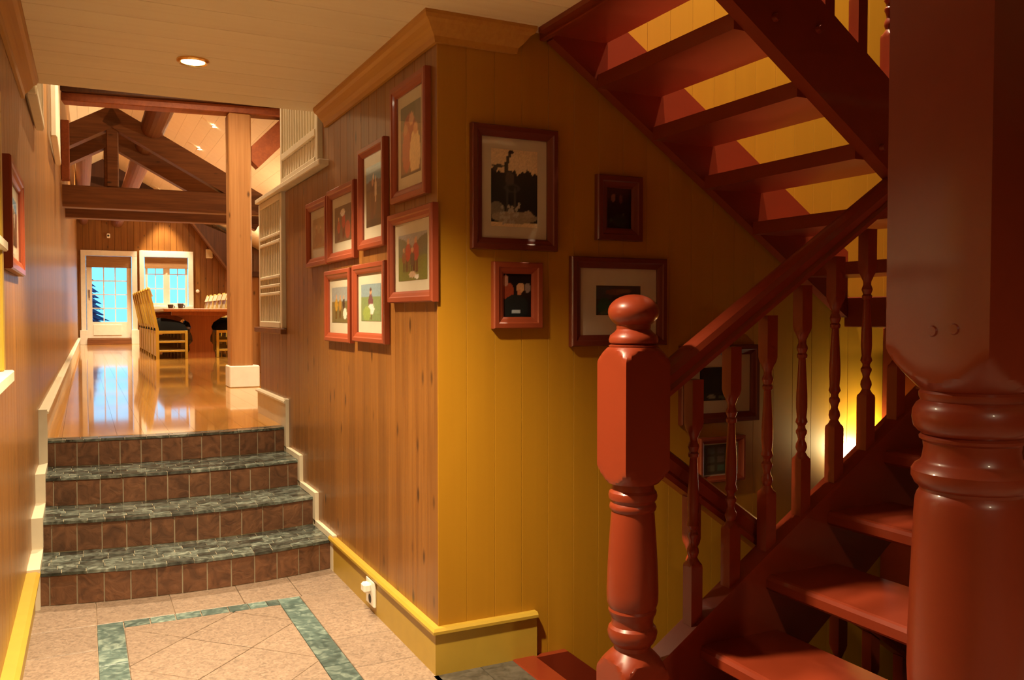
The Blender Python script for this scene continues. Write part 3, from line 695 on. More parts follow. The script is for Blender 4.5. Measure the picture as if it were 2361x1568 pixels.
# strings
def string(p_xz, y0, y1, mat='red'): return B().prism(p_xz, 'Y', y0, y1)
def st_top(x): return 0.305 + 0.664 * (x - 1.465)
obj('string', string([(NX + .05, st_top(NX + .05)), (2.985, st_top(2.985)), (2.985, st_top(2.985) - 0.30), (NX + .30, 0.0), (NX + .05, 0.0)], YS - 0.026, YS + 0.026), 'red', sc_)
obj('string_capping', B().sweep([(-.034, 0), (.034, 0), (.034, .016), (-.034, .016)], (NX + .06, YS, st_top(NX + .06)), (2.985, YS, st_top(2.985)), (0, 1, 0), (0, 0, 1)), 'red', sc_)
YN = 0.98
obj('string', string([(1.47, st_top(1.47)), (2.985, st_top(2.985)), (2.985, st_top(2.985) - 0.30), (1.62, 0.0), (1.47, 0.0)], YN - 0.026, YN + 0.026), 'red', sc_)
for j in range(-1, 6):
    xn = 1.559 + RUN * j; zt = 0.311 + RISE * j
    prof = [(xn, zt - .012), (xn + .006, zt - .003), (xn + .014, zt), (xn + .285, zt), (xn + .285, zt - .045), (xn + .010, zt - .045), (xn, zt - .036)]
    obj('tread', B().prism(prof, 'Y', YN + 0.026, YS - 0.026), 'red', sc_)
# handrail
def rl_top(x): return 1.123 + 0.660 * (x - 1.467)
rs = [(-.030, -.030), (.030, -.030), (.034, -.016), (.026, -.006), (.030, .006), (.036, .020), (.030, .036), (.014, .044), (-.014, .044), (-.030, .036), (-.036, .020), (-.030, .006), (-.026, -.006), (-.034, -.016)]
sl = Vector((1, 0, .66)).normalized(); sn_ = Vector((-sl.z, 0, sl.x))
obj('handrail', B().sweep(rs, (NX + .055, YS, rl_top(NX + .055) - .05), (3.035, YS, rl_top(3.035) - .05), (0, 1, 0), sn_), 'red', sc_, 40)
def bal_prof(h, hf):
    """turned baluster between square ends, z from 0 to h"""
    zb = h * 0.265; zt = h * 0.785; R = hf * 1.45; p = [(0, R, True), (zb - 0.02, R, True), (zb - 0.012, R * .92, True), (zb - .004, hf * .92, True), (zb, hf * .82, True)]
    L = zt - zb
    for f, r in ((.02, .62), (.04, .78), (.06, .88), (.09, .80), (.11, .60), (.13, .52), (.16, .66), (.18, .84), (.20, .84), (.22, .60), (.24, .58), (.27, .92), (.29, .84), (.31, .72), (.40, .86), (.50, .84), (.62, .72), (.76, .58), (.80, .54), (.81, .74), (.835, .80), (.85, .60), (.87, .74), (.89, .86), (.91, .76), (.93, .60), (.96, .62), (.985, .84)):
        p.append((zb + L * f, hf * r))
    p += [(zt, hf * .92, True), (zt + .012, R * .85, True), (zt + .026, R, True), (h, R, True)]
    return p
bh = 0.700
bal_me = rawmesh('baluster', B().lathe(bal_prof(bh, 0.0195), 0, 0, 24, 0.0195), 'red', 28)
for i in range(11):
    x = 1.551 + 0.1365 * i
    link('baluster', bal_me, sc_, Vector((x, YS, st_top(x) + 0.004)) - origin(sc_))
# landing
ld = thing('stair_landing', 'red landing where the two stair flights meet', 'landing', (3.7, 1.9, 1.20))
obj('platform', B().bbox(3.02, 4.36, 0.95, YC - 0.03, 1.255, 1.319), 'red', ld)
obj('edge_board', B().bbox(2.99, 3.03, 0.95, YC - 0.03, 1.195, 1.325), 'red', ld)
lp = B().lathe([(0, .103, True), (2.3, .103, True)], 0, 0, 4, .071)
obj('landing_newel', B().bbox(3.04, 3.17, YS - .065, YS + .065, 0.0, 2.35, .01), 'red', ld)

# upper flight, back above the yellow wall
u2 = thing('upper_stair_flight', 'dark red open stair flight climbing along the yellow wall to the upper floor', 'staircase', (2.3, 2.35, 1.32))
def lo2(x): return 2.146 - 0.68 * (x - 1.648)
for y0, y1 in ((1.945, 1.995), (YC - 0.055, YC - 0.006)):
    obj('string', string([(1.52, lo2(1.52)), (2.985, lo2(2.985)), (2.985, lo2(2.985) + .285), (1.52, lo2(1.52) + .285)], y0, y1), 'red', u2)
for j in range(1, 8):
    xn = 2.985 - 0.247 * (j - 1); zt = 1.289 + RISE * j
    if j == 7: break
    obj('tread', B().prism([(xn, zt - .010), (xn - .012, zt), (xn - .290, zt), (xn - .290, zt - .050), (xn - .008, zt - .050), (xn, zt - .040)], 'Y', 1.995, YC - 0.055), 'red', u2)
for x, z in ((1.817, 2.112), (1.988, 2.104), (2.262, 1.774), (2.40, 1.80)):
    obj('bolt', B().tube((x, 1.945, z), (x, 1.931, z), 0.013, 0.009, 14), 'red', u2, 40)
for i in range(9):
    x = 1.62 + 0.140 * i
    link('baluster', bal_me, u2, Vector((x, 1.97, lo2(x) + 0.285 - 0.008)) - origin(u2))
sl2 = Vector((1, 0, -.68)).normalized(); sn2 = Vector((sl2.z * -1, 0, sl2.x))
obj('handrail', B().sweep(rs, (1.50, 1.97, lo2(1.50) + 1.0), (3.035, 1.97, lo2(3.035) + 1.0), (0, 1, 0), sn2), 'red', u2, 40)

# stairs going down
dn = thing('basement_stairs', 'dark red stairs going down beside the yellow wall', 'staircase', (1.47, 2.4, -2.6))
obj('top_nosing', B().bbox(1.375, 1.47, 2.046, YC - 0.004, -0.06, 0.004, .006), 'red', dn)
for j in range(1, 12):
    xn = 1.47 + 0.235 * j; zt = -0.185 * j
    obj('tread', B().bbox(xn - 0.25, xn + 0.02, 2.06, YC - .03, zt - .04, zt, .006), 'red', dn)
for y0, y1 in ((2.015, 2.06), (YC - .03, YC - .003)):
    obj('string', string([(1.47, 0.0), (1.60, 0.0), (4.36, -2.17), (4.36, -2.45), (1.47, -.20)], y0, y1), 'red', dn)
def dr(x): return 0.838 - 0.70 * (x - 1.49)
obj('handrail', B().sweep(rs, (NX + .0725, 2.04, dr(NX + .0725) - .02), (3.6, 2.04, dr(3.6) - .02), (0, 1, 0), Vector((.70, 0, 1)).normalized()), 'red', dn, 40)
for i in range(9):
    x = 1.60 + 0.15 * i
    link('baluster', bal_me, dn, Vector((x, 2.04, dr(x) - 0.045 - bh)) - origin(dn))

# big turned column
PX, PY, ph = 1.368, 0.981, 0.0975
cl = thing('turned_column', 'thick dark red square column with a turned lower shaft', 'column', (PX, PY, 0))
def c2z(v): return 1.25 - (v - 724) / 1365.0
pr = [(0, ph * 1.45, True), (0.10, ph * 1.45, True)]
for i in range(1, 8): t = i / 7; pr.append((0.10 + .07 * t, ph * (.85 + .60 * cos(t * pi / 2)), True))
q = ph / 140.0
for v, r in ((1760, 112), (1745, 118), (1735, 128), (1715, 133), (1700, 128), (1690, 116), (1670, 118), (1640, 136), (1568, 140), (1480, 139), (1380, 136), (1280, 132), (1200, 129), (1160, 126), (1148, 122), (1140, 116), (1132, 118), (1124, 128), (1108, 136), (1092, 136), (1080, 128), (1074, 118), (1066, 112), (1040, 108), (1024, 110), (1018, 118), (1012, 119), (1006, 112), (1000, 122), (988, 132), (968, 136), (948, 134), (934, 126), (926, 116), (918, 120), (908, 121), (902, 116), (895, 124)):
    pr.append((c2z(v), r * q))
zb = c2z(893); R = ph * 1.45; r0 = ph * 0.90
for i in range(10): t = i / 9; pr.append((zb + 0.085 * t, r0 + (R - r0) * sin(t * pi / 2), True))
pr.append((ZC + 0.235 + 0.9, R, True))
obj('post', B().lathe(pr, PX, PY, 64, ph), 'red', cl, 28)
for v, u in ((2180, 0), (2235, 0)):
    pass
for yy_, zz in ((0.985, 1.222), (0.945, 1.226)):
    obj('screw_plug', B().tube((PX - ph + 0.001, yy_, zz), (PX - ph - 0.003, yy_, zz), 0.010, 0.008, 14), 'red', cl, 40)

# panel and lamp under the landing
centred('stair_cupboard_panel', B().bbox(3.262, 3.30, 2.30, YC - 0.004, 0.0, 1.19, .004).bbox(3.25, 3.312, 2.28, 2.32, 0.0, 1.19, .004), 'red', 'dark red upright panel under the landing beside the glowing wall', 'panel', kind=None)
sl_ = thing('wall_lamp', 'small brass wall lamp lighting the yellow wall under the landing', 'lamp', (3.17, YC - 0.05, 0.50))
obj('backplate', B().tube((3.17, YC - 0.001, 0.50), (3.17, YC - 0.02, 0.50), 0.04, 0.04, 20), 'gold', sl_, 40)
obj('bulb', B().lathe([(0.47, .008), (0.485, .018), (0.51, .024), (0.535, .018), (0.545, .006)], 3.17, YC - 0.09, 16), 'bulb', sl_, 50)
obj('arm', B().tube((3.17, YC - 0.02, 0.50), (3.17, YC - 0.09, 0.475), 0.008, 0.008, 10), 'gold', sl_, 40)
def point(name, loc, e, par, r=0.03, col=WARM):
    l = bpy.data.lights.new(name, 'POINT'); l.energy = e; l.color = col; l.shadow_soft_size = r
    o = bpy.data.objects.new(name, l); COL.objects.link(o); o.location = loc; return o
l = bpy.data.lights.new('wall_lamp_beam', 'SPOT'); l.energy = 26; l.color = (1.0, 0.88, 0.45); l.spot_size = radians(140); l.spot_blend = 0.6; l.shadow_soft_size = 0.03
o = bpy.data.objects.new('wall_lamp_beam', l); COL.objects.link(o); o.location = (3.17, YC - 0.10, 0.62)
o.rotation_euler = Vector((-.25, 1.0, .35)).to_track_quat('-Z', 'Y').to_euler()

# ------------------------------------------------------------------ pictures
def art(wd, hg, bgfn, shapes, nx=30, ny=38, seed=1, grain=0.05):
    rr = random.Random(seed)
    vs, cols, fs = [], [], []
    for j in range(ny + 1):
        for i in range(nx + 1):
            u, v = i / nx, j / ny; c = list(bgfn(u, v))
            for sh in shapes:
                if sh[0] == 'e' and ((u - sh[1]) / sh[3]) ** 2 + ((v - sh[2]) / sh[4]) ** 2 < 1: c = list(sh[5])
                elif sh[0] == 'r' and sh[1] <= u <= sh[3] and sh[2] <= v <= sh[4]: c = list(sh[5])
            g = 1 + rr.uniform(-grain, grain) * 2.2
            cols.append([max(0, min(1, x * g)) for x in lin([k / 255 for k in c])] + [1]); vs.append((u, v))
    for j in range(ny):
        for i in range(nx): a = j * (nx + 1) + i; fs.append((a, a + 1, a + nx + 2, a + nx + 1))
    return vs, cols, fs
def frame(label, wall, pos, c0, wd, hg, fw_, mw, spec, mat='red_frame', group=None, th=0.028, tilt=0.0):
    """framed picture. wall 'R' faces -x, 'Y' faces -y, 'L' faces +x. pos = wall plane, c0 = (centre along wall, centre z)"""
    loc = {'R': (pos, c0[0], c0[1] - hg / 2), 'Y': (c0[0], pos, c0[1] - hg / 2), 'L': (pos, c0[0], c0[1] - hg / 2)}[wall]
    t = thing('picture_frame', label, 'picture', loc, group=group)
    sd = {'R': (0, -1, 0), 'Y': (1, 0, 0), 'L': (0, 1, 0)}[wall]; nr = {'R': (-1, 0, 0), 'Y': (0, -1, 0), 'L': (1, 0, 0)}[wall]
    def P(u, v, n): return (sd[0] * u + nr[0] * n, sd[1] * u + nr[1] * n, v)
    hw = wd / 2
    # mitred moulding: profile across the rail (d from the outer edge, height n)
    prof = [(0, 0.001), (0, th * .8), (0.004, th), (fw_ * .45, th), (fw_ * .55, th * .86), (fw_ - .008, th * .72), (fw_, th * .55), (fw_, 0.001)]
    vs, fs = [], []; n = len(prof)
    for (sx, sy) in ((-1, 0), (1, 0), (1, 1), (-1, 1)):
        for d, q_ in prof: vs.append(P(sx * (hw - d), (d if sy == 0 else hg - d), q_))
    for k in range(4):
        for i in range(n): a, c = k, (k + 1) % 4; fs.append((a * n + i, a * n + (i + 1) % n, c * n + (i + 1) % n, c * n + i))
    obj('moulding', B().add(vs, fs), mat, t, None, world=False)
    def slab(nm, u0, u1, v0, v1, n0, n1, m):
        ps = [P(u, v, q_) for q_ in (n0, n1) for u, v in ((u0, v0), (u1, v0), (u1, v1), (u0, v1))]
        return obj(nm, B().add(ps, [(0, 3, 2, 1), (4, 5, 6, 7), (0, 1, 5, 4), (1, 2, 6, 5), (2, 3, 7, 6), (3, 0, 4, 7)]), m, t, None, world=False)
    slab('mat_board', -hw + fw_ * .9, hw - fw_ * .9, fw_ * .9, hg - fw_ * .9, 0.002, 0.008, 'mat' if max(mw) > 0 else 'red_dark')
    l_, r_, bt, tp = mw
    u0, u1, v0, v1 = -hw + fw_ + l_, hw - fw_ - r_, fw_ + bt, hg - fw_ - tp
    av, ac, af = art(u1 - u0, v1 - v0, *spec)
    me = bpy.data.meshes.new('photo'); me.from_pydata([P(u0 + (u1 - u0) * a, v0 + (v1 - v0) * c, 0.0095) for a, c in av], [], af)
    ca = me.color_attributes.new('Col', 'FLOAT_COLOR', 'POINT'); ca.data.foreach_set('color', [x for c in ac for x in c]); me.materials.append(M['photo'])
    import bmesh
    bm = bmesh.new(); bm.from_mesh(me); bmesh.ops.recalc_face_normals(bm, faces=bm.faces); bm.to_mesh(me); bm.free()
    ph_ = link('photo', me, t)
    slab('glass', -hw + fw_ * .95, hw - fw_ * .95, fw_ * .95, hg - fw_ * .95, 0.0125, 0.0140, 'glass')
    return t
def grad(a, c):
    return lambda u, v: [a[i] + (c[i] - a[i]) * v for i in range(3)]
def person(x, y, s, body, skin=(200, 150, 110), legs=None, hair=None):
    """small standing figure of a print: legs, body, head"""
    L = legs or tuple(k * 0.5 for k in body); r = []
    r += [('r', x - .07 * s, y, x - .01 * s, y + .34 * s, L), ('r', x + .01 * s, y, x + .07 * s, y + .34 * s, L)]
    r += [('e', x, y + .50 * s, .12 * s, .22 * s, body), ('e', x, y + .78 * s, .055 * s, .08 * s, skin)]
    if hair: r += [('e', x, y + .84 * s, .06 * s, .05 * s, hair)]
    return r
A_tall = (grad((120, 80, 55), (95, 95, 80)), [('e', .25, .9, .5, .25, (70, 75, 55)), ('e', .45, .62, .32, .25, (140, 45, 35)), ('e', .55, .78, .12, .09, (190, 135, 100)), ('e', .3, .35, .22, .3, (165, 75, 45)), ('e', .72, .28, .26, .34, (215, 185, 135)), ('e', .75, .62, .10, .08, (190, 140, 105)), ('e', .25, .66, .1, .08, (170, 115, 85)), ('r', 0, 0, 1, .05, (60, 40, 30))], 30, 38, 3)
A_land = (lambda u, v: (110, 160, 190) if v > .78 - .1 * abs(u - .5) else ((95, 85, 80) if v > .6 else (75, 62, 48)), [('e', .5, .45, .25, .3, (100, 70, 50)), ('e', .5, .8, .06, .06, (230, 225, 220)), ('e', .42, .35, .12, .3, (85, 50, 38)), ('e', .65, .6, .06, .22, (215, 195, 170)), ('e', .45, .72, .07, .06, (190, 140, 110)), ('r', 0, 0, 1, .12, (50, 45, 35))], 30, 40, 4)
A_red = (grad((90, 70, 50), (70, 60, 55)), person(.55, .1, .95, (150, 40, 30)) + person(.25, .05, .75, (165, 60, 35)) + [('e', .5, .8, .14, .1, (220, 210, 190)), ('e', .8, .3, .15, .25, (150, 60, 40))], 30, 38, 5)
A_sep = (grad((150, 110, 65), (165, 140, 100)), person(.35, .1, .8, (150, 95, 50)) + person(.68, .12, .7, (140, 105, 65)) + [('e', .5, .3, .35, .2, (140, 90, 45))], 24, 30, 6)
A_group = (lambda u, v: (150, 150, 150) if v > .86 - .25 * (1 - abs(u - .5) * 1.6) ** 2 + .1 else ((95, 100, 75) if v > .52 else (105, 110, 45)), person(.35, .18, .85, (160, 50, 35)) + person(.62, .16, .88, (165, 45, 35)) + person(.5, .1, .7, (70, 60, 45)) + person(.2, .2, .6, (120, 70, 40)) + [('e', .5, .12, .12, .07, (190, 160, 130)), ('e', .65, .07, .07, .05, (215, 205, 190))], 34, 40, 7)
A_gold = (lambda u, v: (150, 155, 150) if v > .6 else (110, 100, 60), person(.3, .1, .8, (185, 140, 40)) + person(.55, .12, .75, (170, 125, 45)) + person(.78, .2, .65, (50, 45, 40)) + [('e', .85, .25, .12, .15, (225, 215, 195))], 28, 36, 8)
A_white = (lambda u, v: (130, 155, 160) if v > .65 else (120, 140, 90), person(.5, .05, .95, (110, 70, 75), legs=(85, 50, 40), hair=(80, 45, 35)) + [('e', .52, .32, .16, .15, (225, 215, 200)), ('e', .3, .2, .2, .2, (140, 160, 80))], 28, 36, 9)
RG = 'red frames on the pine wall'
RW = XR
frame('red frame beside the yellow corner, uppermost, people in red costumes', 'R', RW, (3.035, 1.893), 0.375, 0.44, 0.045, (.035, .035, .045, .045), A_tall, group=RG)
frame('red frame nearest the yellow corner, red coated group on grass', 'R', RW, (3.02, 1.464), 0.48, 0.34, 0.042, (.045, .045, .04, .045), A_group, group=RG)
frame('tall red frame with a blue sky mountain print', 'R', RW, (3.49, 1.74), 0.355, 0.43, 0.042, (.035, .035, .05, .045), A_land, group=RG)
frame('red frame showing a figure in red under a white hat', 'R', RW, (3.965, 1.672), 0.46, 0.345, 0.045, (.045, .045, .045, .045), A_red, group=RG)
frame('red frame farthest from the yellow corner, faded sepia print', 'R', RW, (4.425, 1.664), 0.42, 0.335, 0.045, (.04, .04, .05, .045), A_sep, group=RG)
frame('lower red frame showing figures in gold costumes', 'R', RW, (4.03, 1.29), 0.445, 0.34, 0.042, (.045, .045, .05, .04), A_gold, group=RG)
frame('lower red frame showing a lone figure in a white apron', 'R', RW, (3.535, 1.298), 0.45, 0.335, 0.042, (.045, .045, .05, .045), A_white, group=RG)
YG = 'frames on the yellow wall'
rr_ = random.Random(11)
stat = [('e', .3 + rr_.uniform(-.1, .3), .05 + rr_.uniform(0, .25), .03, .025, (170, 165, 150)) for _ in range(26)]
A_arch = (lambda u, v: (222, 200, 158) if v > .715 + .022 * sin(u * 17 + 1) + .016 * sin(u * 41) + .012 * sin(u * 73 + 2) or v < .05 else (14, 18, 22), [('r', .29, .68, .36, .84, (48, 45, 40)), ('r', .33, .82, .39, .92, (48, 45, 40)), ('r', .37, .90, .43, .97, (48, 45, 40)), ('e', .43, .97, .05, .03, (45, 42, 38)), ('e', .16, .78, .14, .018, (60, 58, 50)), ('e', .08, .74, .06, .03, (60, 58, 50)), ('e', .40, .62, .10, .10, (80, 70, 66)), ('e', .45, .5, .18, .06, (62, 62, 60)), ('e', .45, .5, .11, .035, (16, 18, 20)), ('r', .32, .2, .36, .5, (70, 70, 66)), ('r', .50, .2, .54, .5, (72, 70, 66)), ('e', .12, .22, .16, .10, (120, 116, 104)), ('e', .5, .12, .5, .08, (150, 140, 120)), ('e', .8, .17, .1, .05, (160, 150, 130))] + stat, 48, 64, 12, .06)
frame('large dark red frame with a black and white print', 'Y', YC, (1.388, 1.698), 0.342, 0.437, 0.041, (.038, .038, .042, .040), A_arch, 'red_dark', YG)
A_can = (grad((6, 8, 12), (12, 10, 14)), [('e', .28, .76, .09, .10, (120, 85, 70)), ('e', .58, .74, .06, .12, (90, 55, 50)), ('e', .55, .2, .3, .16, (26, 40, 30)), ('e', .7, .36, .05, .04, (70, 80, 60)), ('e', .2, .2, .06, .05, (50, 70, 50))], 24, 30, 13)
frame('small dark red frame with a near black print under the stairs', 'Y', YC, (1.83, 1.652), 0.204, 0.245, 0.047, (0, 0, 0, 0), A_can, 'red_dark', YG)
A_face = (grad((10, 14, 12), (24, 12, 8)), [('e', .17, .60, .22, .20, (150, 62, 36)), ('e', .10, .84, .10, .14, (185, 130, 105)), ('e', .62, .68, .14, .12, (200, 150, 105)), ('e', .58, .56, .06, .08, (190, 120, 80)), ('e', .88, .68, .1, .12, (140, 120, 110)), ('e', .5, .9, .3, .12, (12, 8, 8)), ('e', .45, .22, .45, .30, (18, 30, 30)), ('r', .32, .09, .60, .15, (170, 180, 185))], 30, 40, 14)
frame('small red frame showing two faces in the dark', 'Y', YC, (1.398, 1.318), 0.197, 0.238, 0.042, (0, 0, 0, 0), A_face, 'red_frame', YG)
A_col = (grad((40, 52, 42), (70, 60, 46)), [('r', 0, .55, .35, .95, (66, 72, 70)), ('e', .4, .78, .2, .1, (110, 70, 45)), ('e', .62, .82, .16, .08, (120, 85, 50)), ('e', .18, .3, .15, .3, (35, 80, 60)), ('r', .35, .4, 1, .6, (60, 48, 40))], 30, 30, 15)
frame('wide dark red frame with cream mat behind the ball finial', 'Y', YC, (1.832, 1.298), 0.43, 0.335, 0.042, (.072, .074, .075, .065), A_col, 'red_dark', YG)
A_nt = (lambda u, v: (40, 38, 30) if v < .25 else (20, 22, 22), [('e', .3, .12, .1, .06, (150, 150, 130)), ('e', .6, .1, .12, .06, (90, 100, 80)), ('e', .5, .5, .2, .25, (28, 26, 24))], 24, 24, 16)
frame('dark red frame with cream mat seen behind the balusters', 'Y', YC, (2.32, 0.968), 0.40, 0.315, 0.04, (.06, .06, .05, .05), A_nt, 'red_dark', YG)
A_grid = (lambda u, v: (70, 66, 52), [('r', .1 + .3 * i, .1 + .3 * j, .3 + .3 * i, .3 + .3 * j, (110 - 14 * ((i * 2 + j) % 3), 106 - 10 * j, 84)) for i in range(3) for j in range(3)], 24, 24, 17)
frame('lowest red frame behind the balusters with a pale grey print', 'Y', YC, (2.33, 0.66), 0.235, 0.185, 0.026, (.006, .006, .006, .006), A_grid, 'red_frame', YG)
frame('red frame hung on the varnished pine wall', 'L', xl(3.6) + 0.001, (3.60, 1.585), 0.70, 0.37, 0.05, (.10, .10, .05, .05), A_land, 'red_frame')

# yellow framed window at the near end of the left wall
w2 = thing('window_2', 'yellow framed window with cream sill on the varnished wall', 'window', (xl(2.5), 2.5, 1.06), kind='structure')
x0 = xl(2.5) + 0.004
for a, c in ((2.80, 2.86), (2.02, 2.08)): obj('frame_post', B().bbox(x0 - .004, x0 + .035, a, c, 1.09, 1.82), 'yellow_base', w2)
obj('frame_head', B().bbox(x0 - .004, x0 + .035, 2.02, 2.86, 1.82, 1.88), 'yellow_base', w2)
obj('transom', B().bbox(x0 - .004, x0 + .045, 2.02, 2.88, 1.43, 1.46), 'cream', w2)
obj('sill', B().bbox(x0 - .004, x0 + .055, 2.00, 2.885, 1.055, 1.09), 'cream', w2)
obj('backing', B().box(x0 - .004, x0 + .004, 2.08, 2.80, 1.09, 1.82), 'cream', w2)
obj('pane', B().box(x0 + .008, x0 + .011, 2.08, 2.80, 1.09, 1.82), 'glass', w2)

# wall outlet with plug
ol = thing('power_outlet', 'white power outlet with a plug on the yellow baseboard', 'outlet', (XR - 0.018, 3.50, 0.03))
xo = XR - 0.018
obj('cover_plate', B().bbox(xo - .012, xo + .0, 3.445, 3.555, 0.03, 0.140, .006), 'plastic', ol)
obj('plug', B().bbox(xo - .045, xo - .012, 3.475, 3.525, 0.088, 0.128, .008), 'plastic', ol)
obj('socket', B().tube((xo - .0125, 3.50, 0.058), (xo - .010, 3.50, 0.058), 0.019, 0.019, 18), 'dark', ol)

# ------------------------------------------------------------------ downlights
def downlight(x, y, z, e, cone, blend, label, aim=(0, 0, -1), group=None, r=0.05, build=True, lit=True):
    if build:
        t = thing('downlight', label, 'lamp', (x, y, z), group=group)
        ring = [(r * 1.25, 0.0), (r * 1.25, -.006), (r * 1.1, -.012), (r * .92, -.008), (r * .90, 0.0)]
        n = 28; vs = []; fs = []
        for a, c in ring:
            for i in range(n): vs.append((a * cos(2 * pi * i / n), a * sin(2 * pi * i / n), c))
        m = len(ring)
        for k_ in range(m):
            for i in range(n): fs.append((k_ * n + i, k_ * n + (i + 1) % n, ((k_ + 1) % m) * n + (i + 1) % n, ((k_ + 1) % m) * n + i))
        obj('trim_ring', B().add(vs, fs), 'gold', t, 40, world=False)
        obj('bulb', B().lathe([(-.014, r * .25), (-.012, r * .6), (-.006, r * .85), (0.0, r * .88)], 0, 0, 20), 'bulb', t, 50, world=False)
    l = bpy.data.lights.new('downlight_beam', 'SPOT'); l.energy = e; l.color = WARM; l.spot_size = radians(cone); l.spot_blend = blend; l.shadow_soft_size = 0.045
    o = bpy.data.objects.new('downlight_beam', l); COL.objects.link(o); o.location = (x, y, z - 0.03)
    o.rotation_euler = Vector(aim).to_track_quat('-Z', 'Y').to_euler()
for i, a in enumerate(HALL_LAMPS): downlight(*a, ('brass ringed downlight glowing in the hall ceiling above the steps', 'brass ringed downlight in the hall ceiling before the staircase', 'brass ringed downlight in the hall ceiling by the entrance')[i], group='hall downlights')
for a in DINING_LAMPS:
    x, y = a[0], a[1]; z = RZ - RSL * abs(x - RX) - 0.005
    downlight(x, y, z, *a[3:7], group='dining downlights', r=0.045)
for a in UPSTAIRS_LAMPS: downlight(*a[:2], 4.995, *a[3:], group='upstairs downlights')
for i, (y, e) in enumerate(ADDED_UPLIGHTS):
    t = thing('added_uplight', 'added unseen brass uplight on the dining room side wall, ' + ('beside the pillar', 'beside the table', 'near the far wall')[i], 'lamp', (4.0, y, 1.9), group='added dining uplights')
    obj('bowl', B().lathe([(0.0, .02), (.03, .06), (.08, .09), (.08, .085), (.04, .05)], -.1, 0, 20), 'gold', t, 40, world=False)
    obj('bracket', B().box(-.03, 0, -.02, .02, .0, .05), 'gold', t, world=False)
    l = bpy.data.lights.new('added_uplight_beam', 'SPOT'); l.energy = e; l.color = WARM; l.spot_size = radians(150); l.spot_blend = .8; l.shadow_soft_size = .05
    o = bpy.data.objects.new('added_uplight_beam', l); COL.objects.link(o); o.location = (3.9, y, 2.0); o.rotation_euler = Vector((-.75, 0, 1)).to_track_quat('-Z', 'Y').to_euler()

# ------------------------------------------------------------------ dining furniture
def make_chair():
    t = thing('dining_chair', 'yellow ladder side dining chair with a black seat', 'chair', (0, 0, 0))
    def P(nm, b, mat, par=None, s=None): return obj(nm, b, mat, par or t, s, world=False)
    for x in (0.43,):
        for y in (-.23, .23): P('leg', B().bbox(x - .02, x + .02, y - .02, y + .02, 0, .43, .004), 'chair_yellow')
    for y in (-.23, .23):
        P('leg', B().prism([(0.0, 0), (.045, 0), (.04, .45), (-.075, 1.04), (-.115, 1.03), (-.005, .45)], 'Y', y - .02, y + .02), 'chair_yellow')
        for z in (.12, .26): P('side_rail', B().bbox(.04, .41, y - .014, y + .014, z - .016, z + .016, .003), 'chair_yellow')
        P('seat_rail', B().bbox(.035, .41, y - .016, y + .016, .385, .43, .003), 'chair_yellow')
    P('seat_rail', B().bbox(.412, .446, -.21, .21, .385, .43, .003), 'chair_yellow')
    P('seat_rail', B().bbox(.0, .034, -.21, .21, .385, .43, .003), 'chair_yellow')
    # shaggy seat: rounded pad
    vs = []; fs = []; nx, ny = 10, 10
    for j in range(ny + 1):
        for i in range(nx + 1):
            u, v = i / nx * 2 - 1, j / ny * 2 - 1
            hgt = (1 - abs(u) ** 4) * (1 - abs(v) ** 4); sl3 = 0.05 * (1 - u) / 2
            vs.append((.225 + .235 * u, .245 * v, (.43 + (.115 + sl3 * 2.2) * max(0.0, hgt) ** .40)))
    m = len(vs); vs += [(x, y, .430) for x, y, z in vs]
    for j in range(ny):
        for i in range(nx):
            a = j * (nx + 1) + i; q4 = (a, a + 1, a + nx + 2, a + nx + 1); fs.append(q4); fs.append(tuple(k + m for k in reversed(q4)))
    P('seat_pad', B().add(vs, fs), 'black', None, 60)
    for k in range(6):
        y = -.165 + k * .066
        P('back_slat', B().prism([(.004, .50), (.018, .50), (-.080, 1.0), (-.094, 1.0)], 'Y', y - .019, y + .019), 'chair_back')
    P('top_rail', B().prism([(-.06, .94), (-.035, .945), (-.075, 1.06), (-.10, 1.05)], 'Y', -.25, .25), 'chair_back')
    P('back_rail', B().bbox(-.004, .022, -.21, .21, .47, .52, .003), 'chair_yellow')
    for y in (-.16, -.08, 0, .08, .16): P('back_slat', B().bbox(0.0, .016, y - .03, y + .03, .06, .385, .003), 'chair_back')
    P('back_rail', B().bbox(0.0, .03, -.21, .21, .04, .08, .003), 'chair_yellow')
    for y in (-.23, .23): P('finial', B().lathe([(1.03, .012), (1.05, .024), (1.07, .02), (1.085, .006)], -.095, y, 12), 'chair_yellow', None, 40)
    return t
chair = make_chair(); CG = 'dining chairs around the table'
first = True
ORD = ['first', 'second', 'third', 'fourth', 'fifth', 'sixth', 'seventh', 'eighth', 'ninth', 'tenth']
spots = [(0.99, 14.30 + .62 * i, 0.0, i) for i in range(7)] + [(2.33, 14.48 + .62 * i, pi, i) for i in range(9)]
for x, y, r, i in spots:
    c = chair if first else copy_tree(chair)
    first = False
    c.location = (x, y, UF); c.rotation_euler = (0, 0, r); c['group'] = CG
    c['label'] = 'yellow black-seated chair, ' + ORD[i] + ' from pillar, on the ' + ('varnished wall side of table' if r == 0 else 'table side opposite the varnished wall')
tb = thing('dining_table', 'long red brown trestle table between the yellow chairs', 'table', (1.7, 16.4, UF))
obj('table_top', B().bbox(1.10, 2.20, 14.05, 19.7, UF + .715, UF + .765, .008), 'table', tb)
obj('apron', B().bbox(1.22, 2.08, 14.18, 14.21, UF + .66, UF + .715, .004), 'table', tb)
obj('apron', B().bbox(1.22, 2.08, 19.44, 19.47, UF + .66, UF + .715, .004), 'table', tb)
tp = []
half_ = [(.205, 0.0), (.205, .07), (.17, .13), (.18, .20), (.13, .26), (.135, .34), (.17, .42), (.15, .48), (.18, .55), (.30, .63), (.38, .66)]
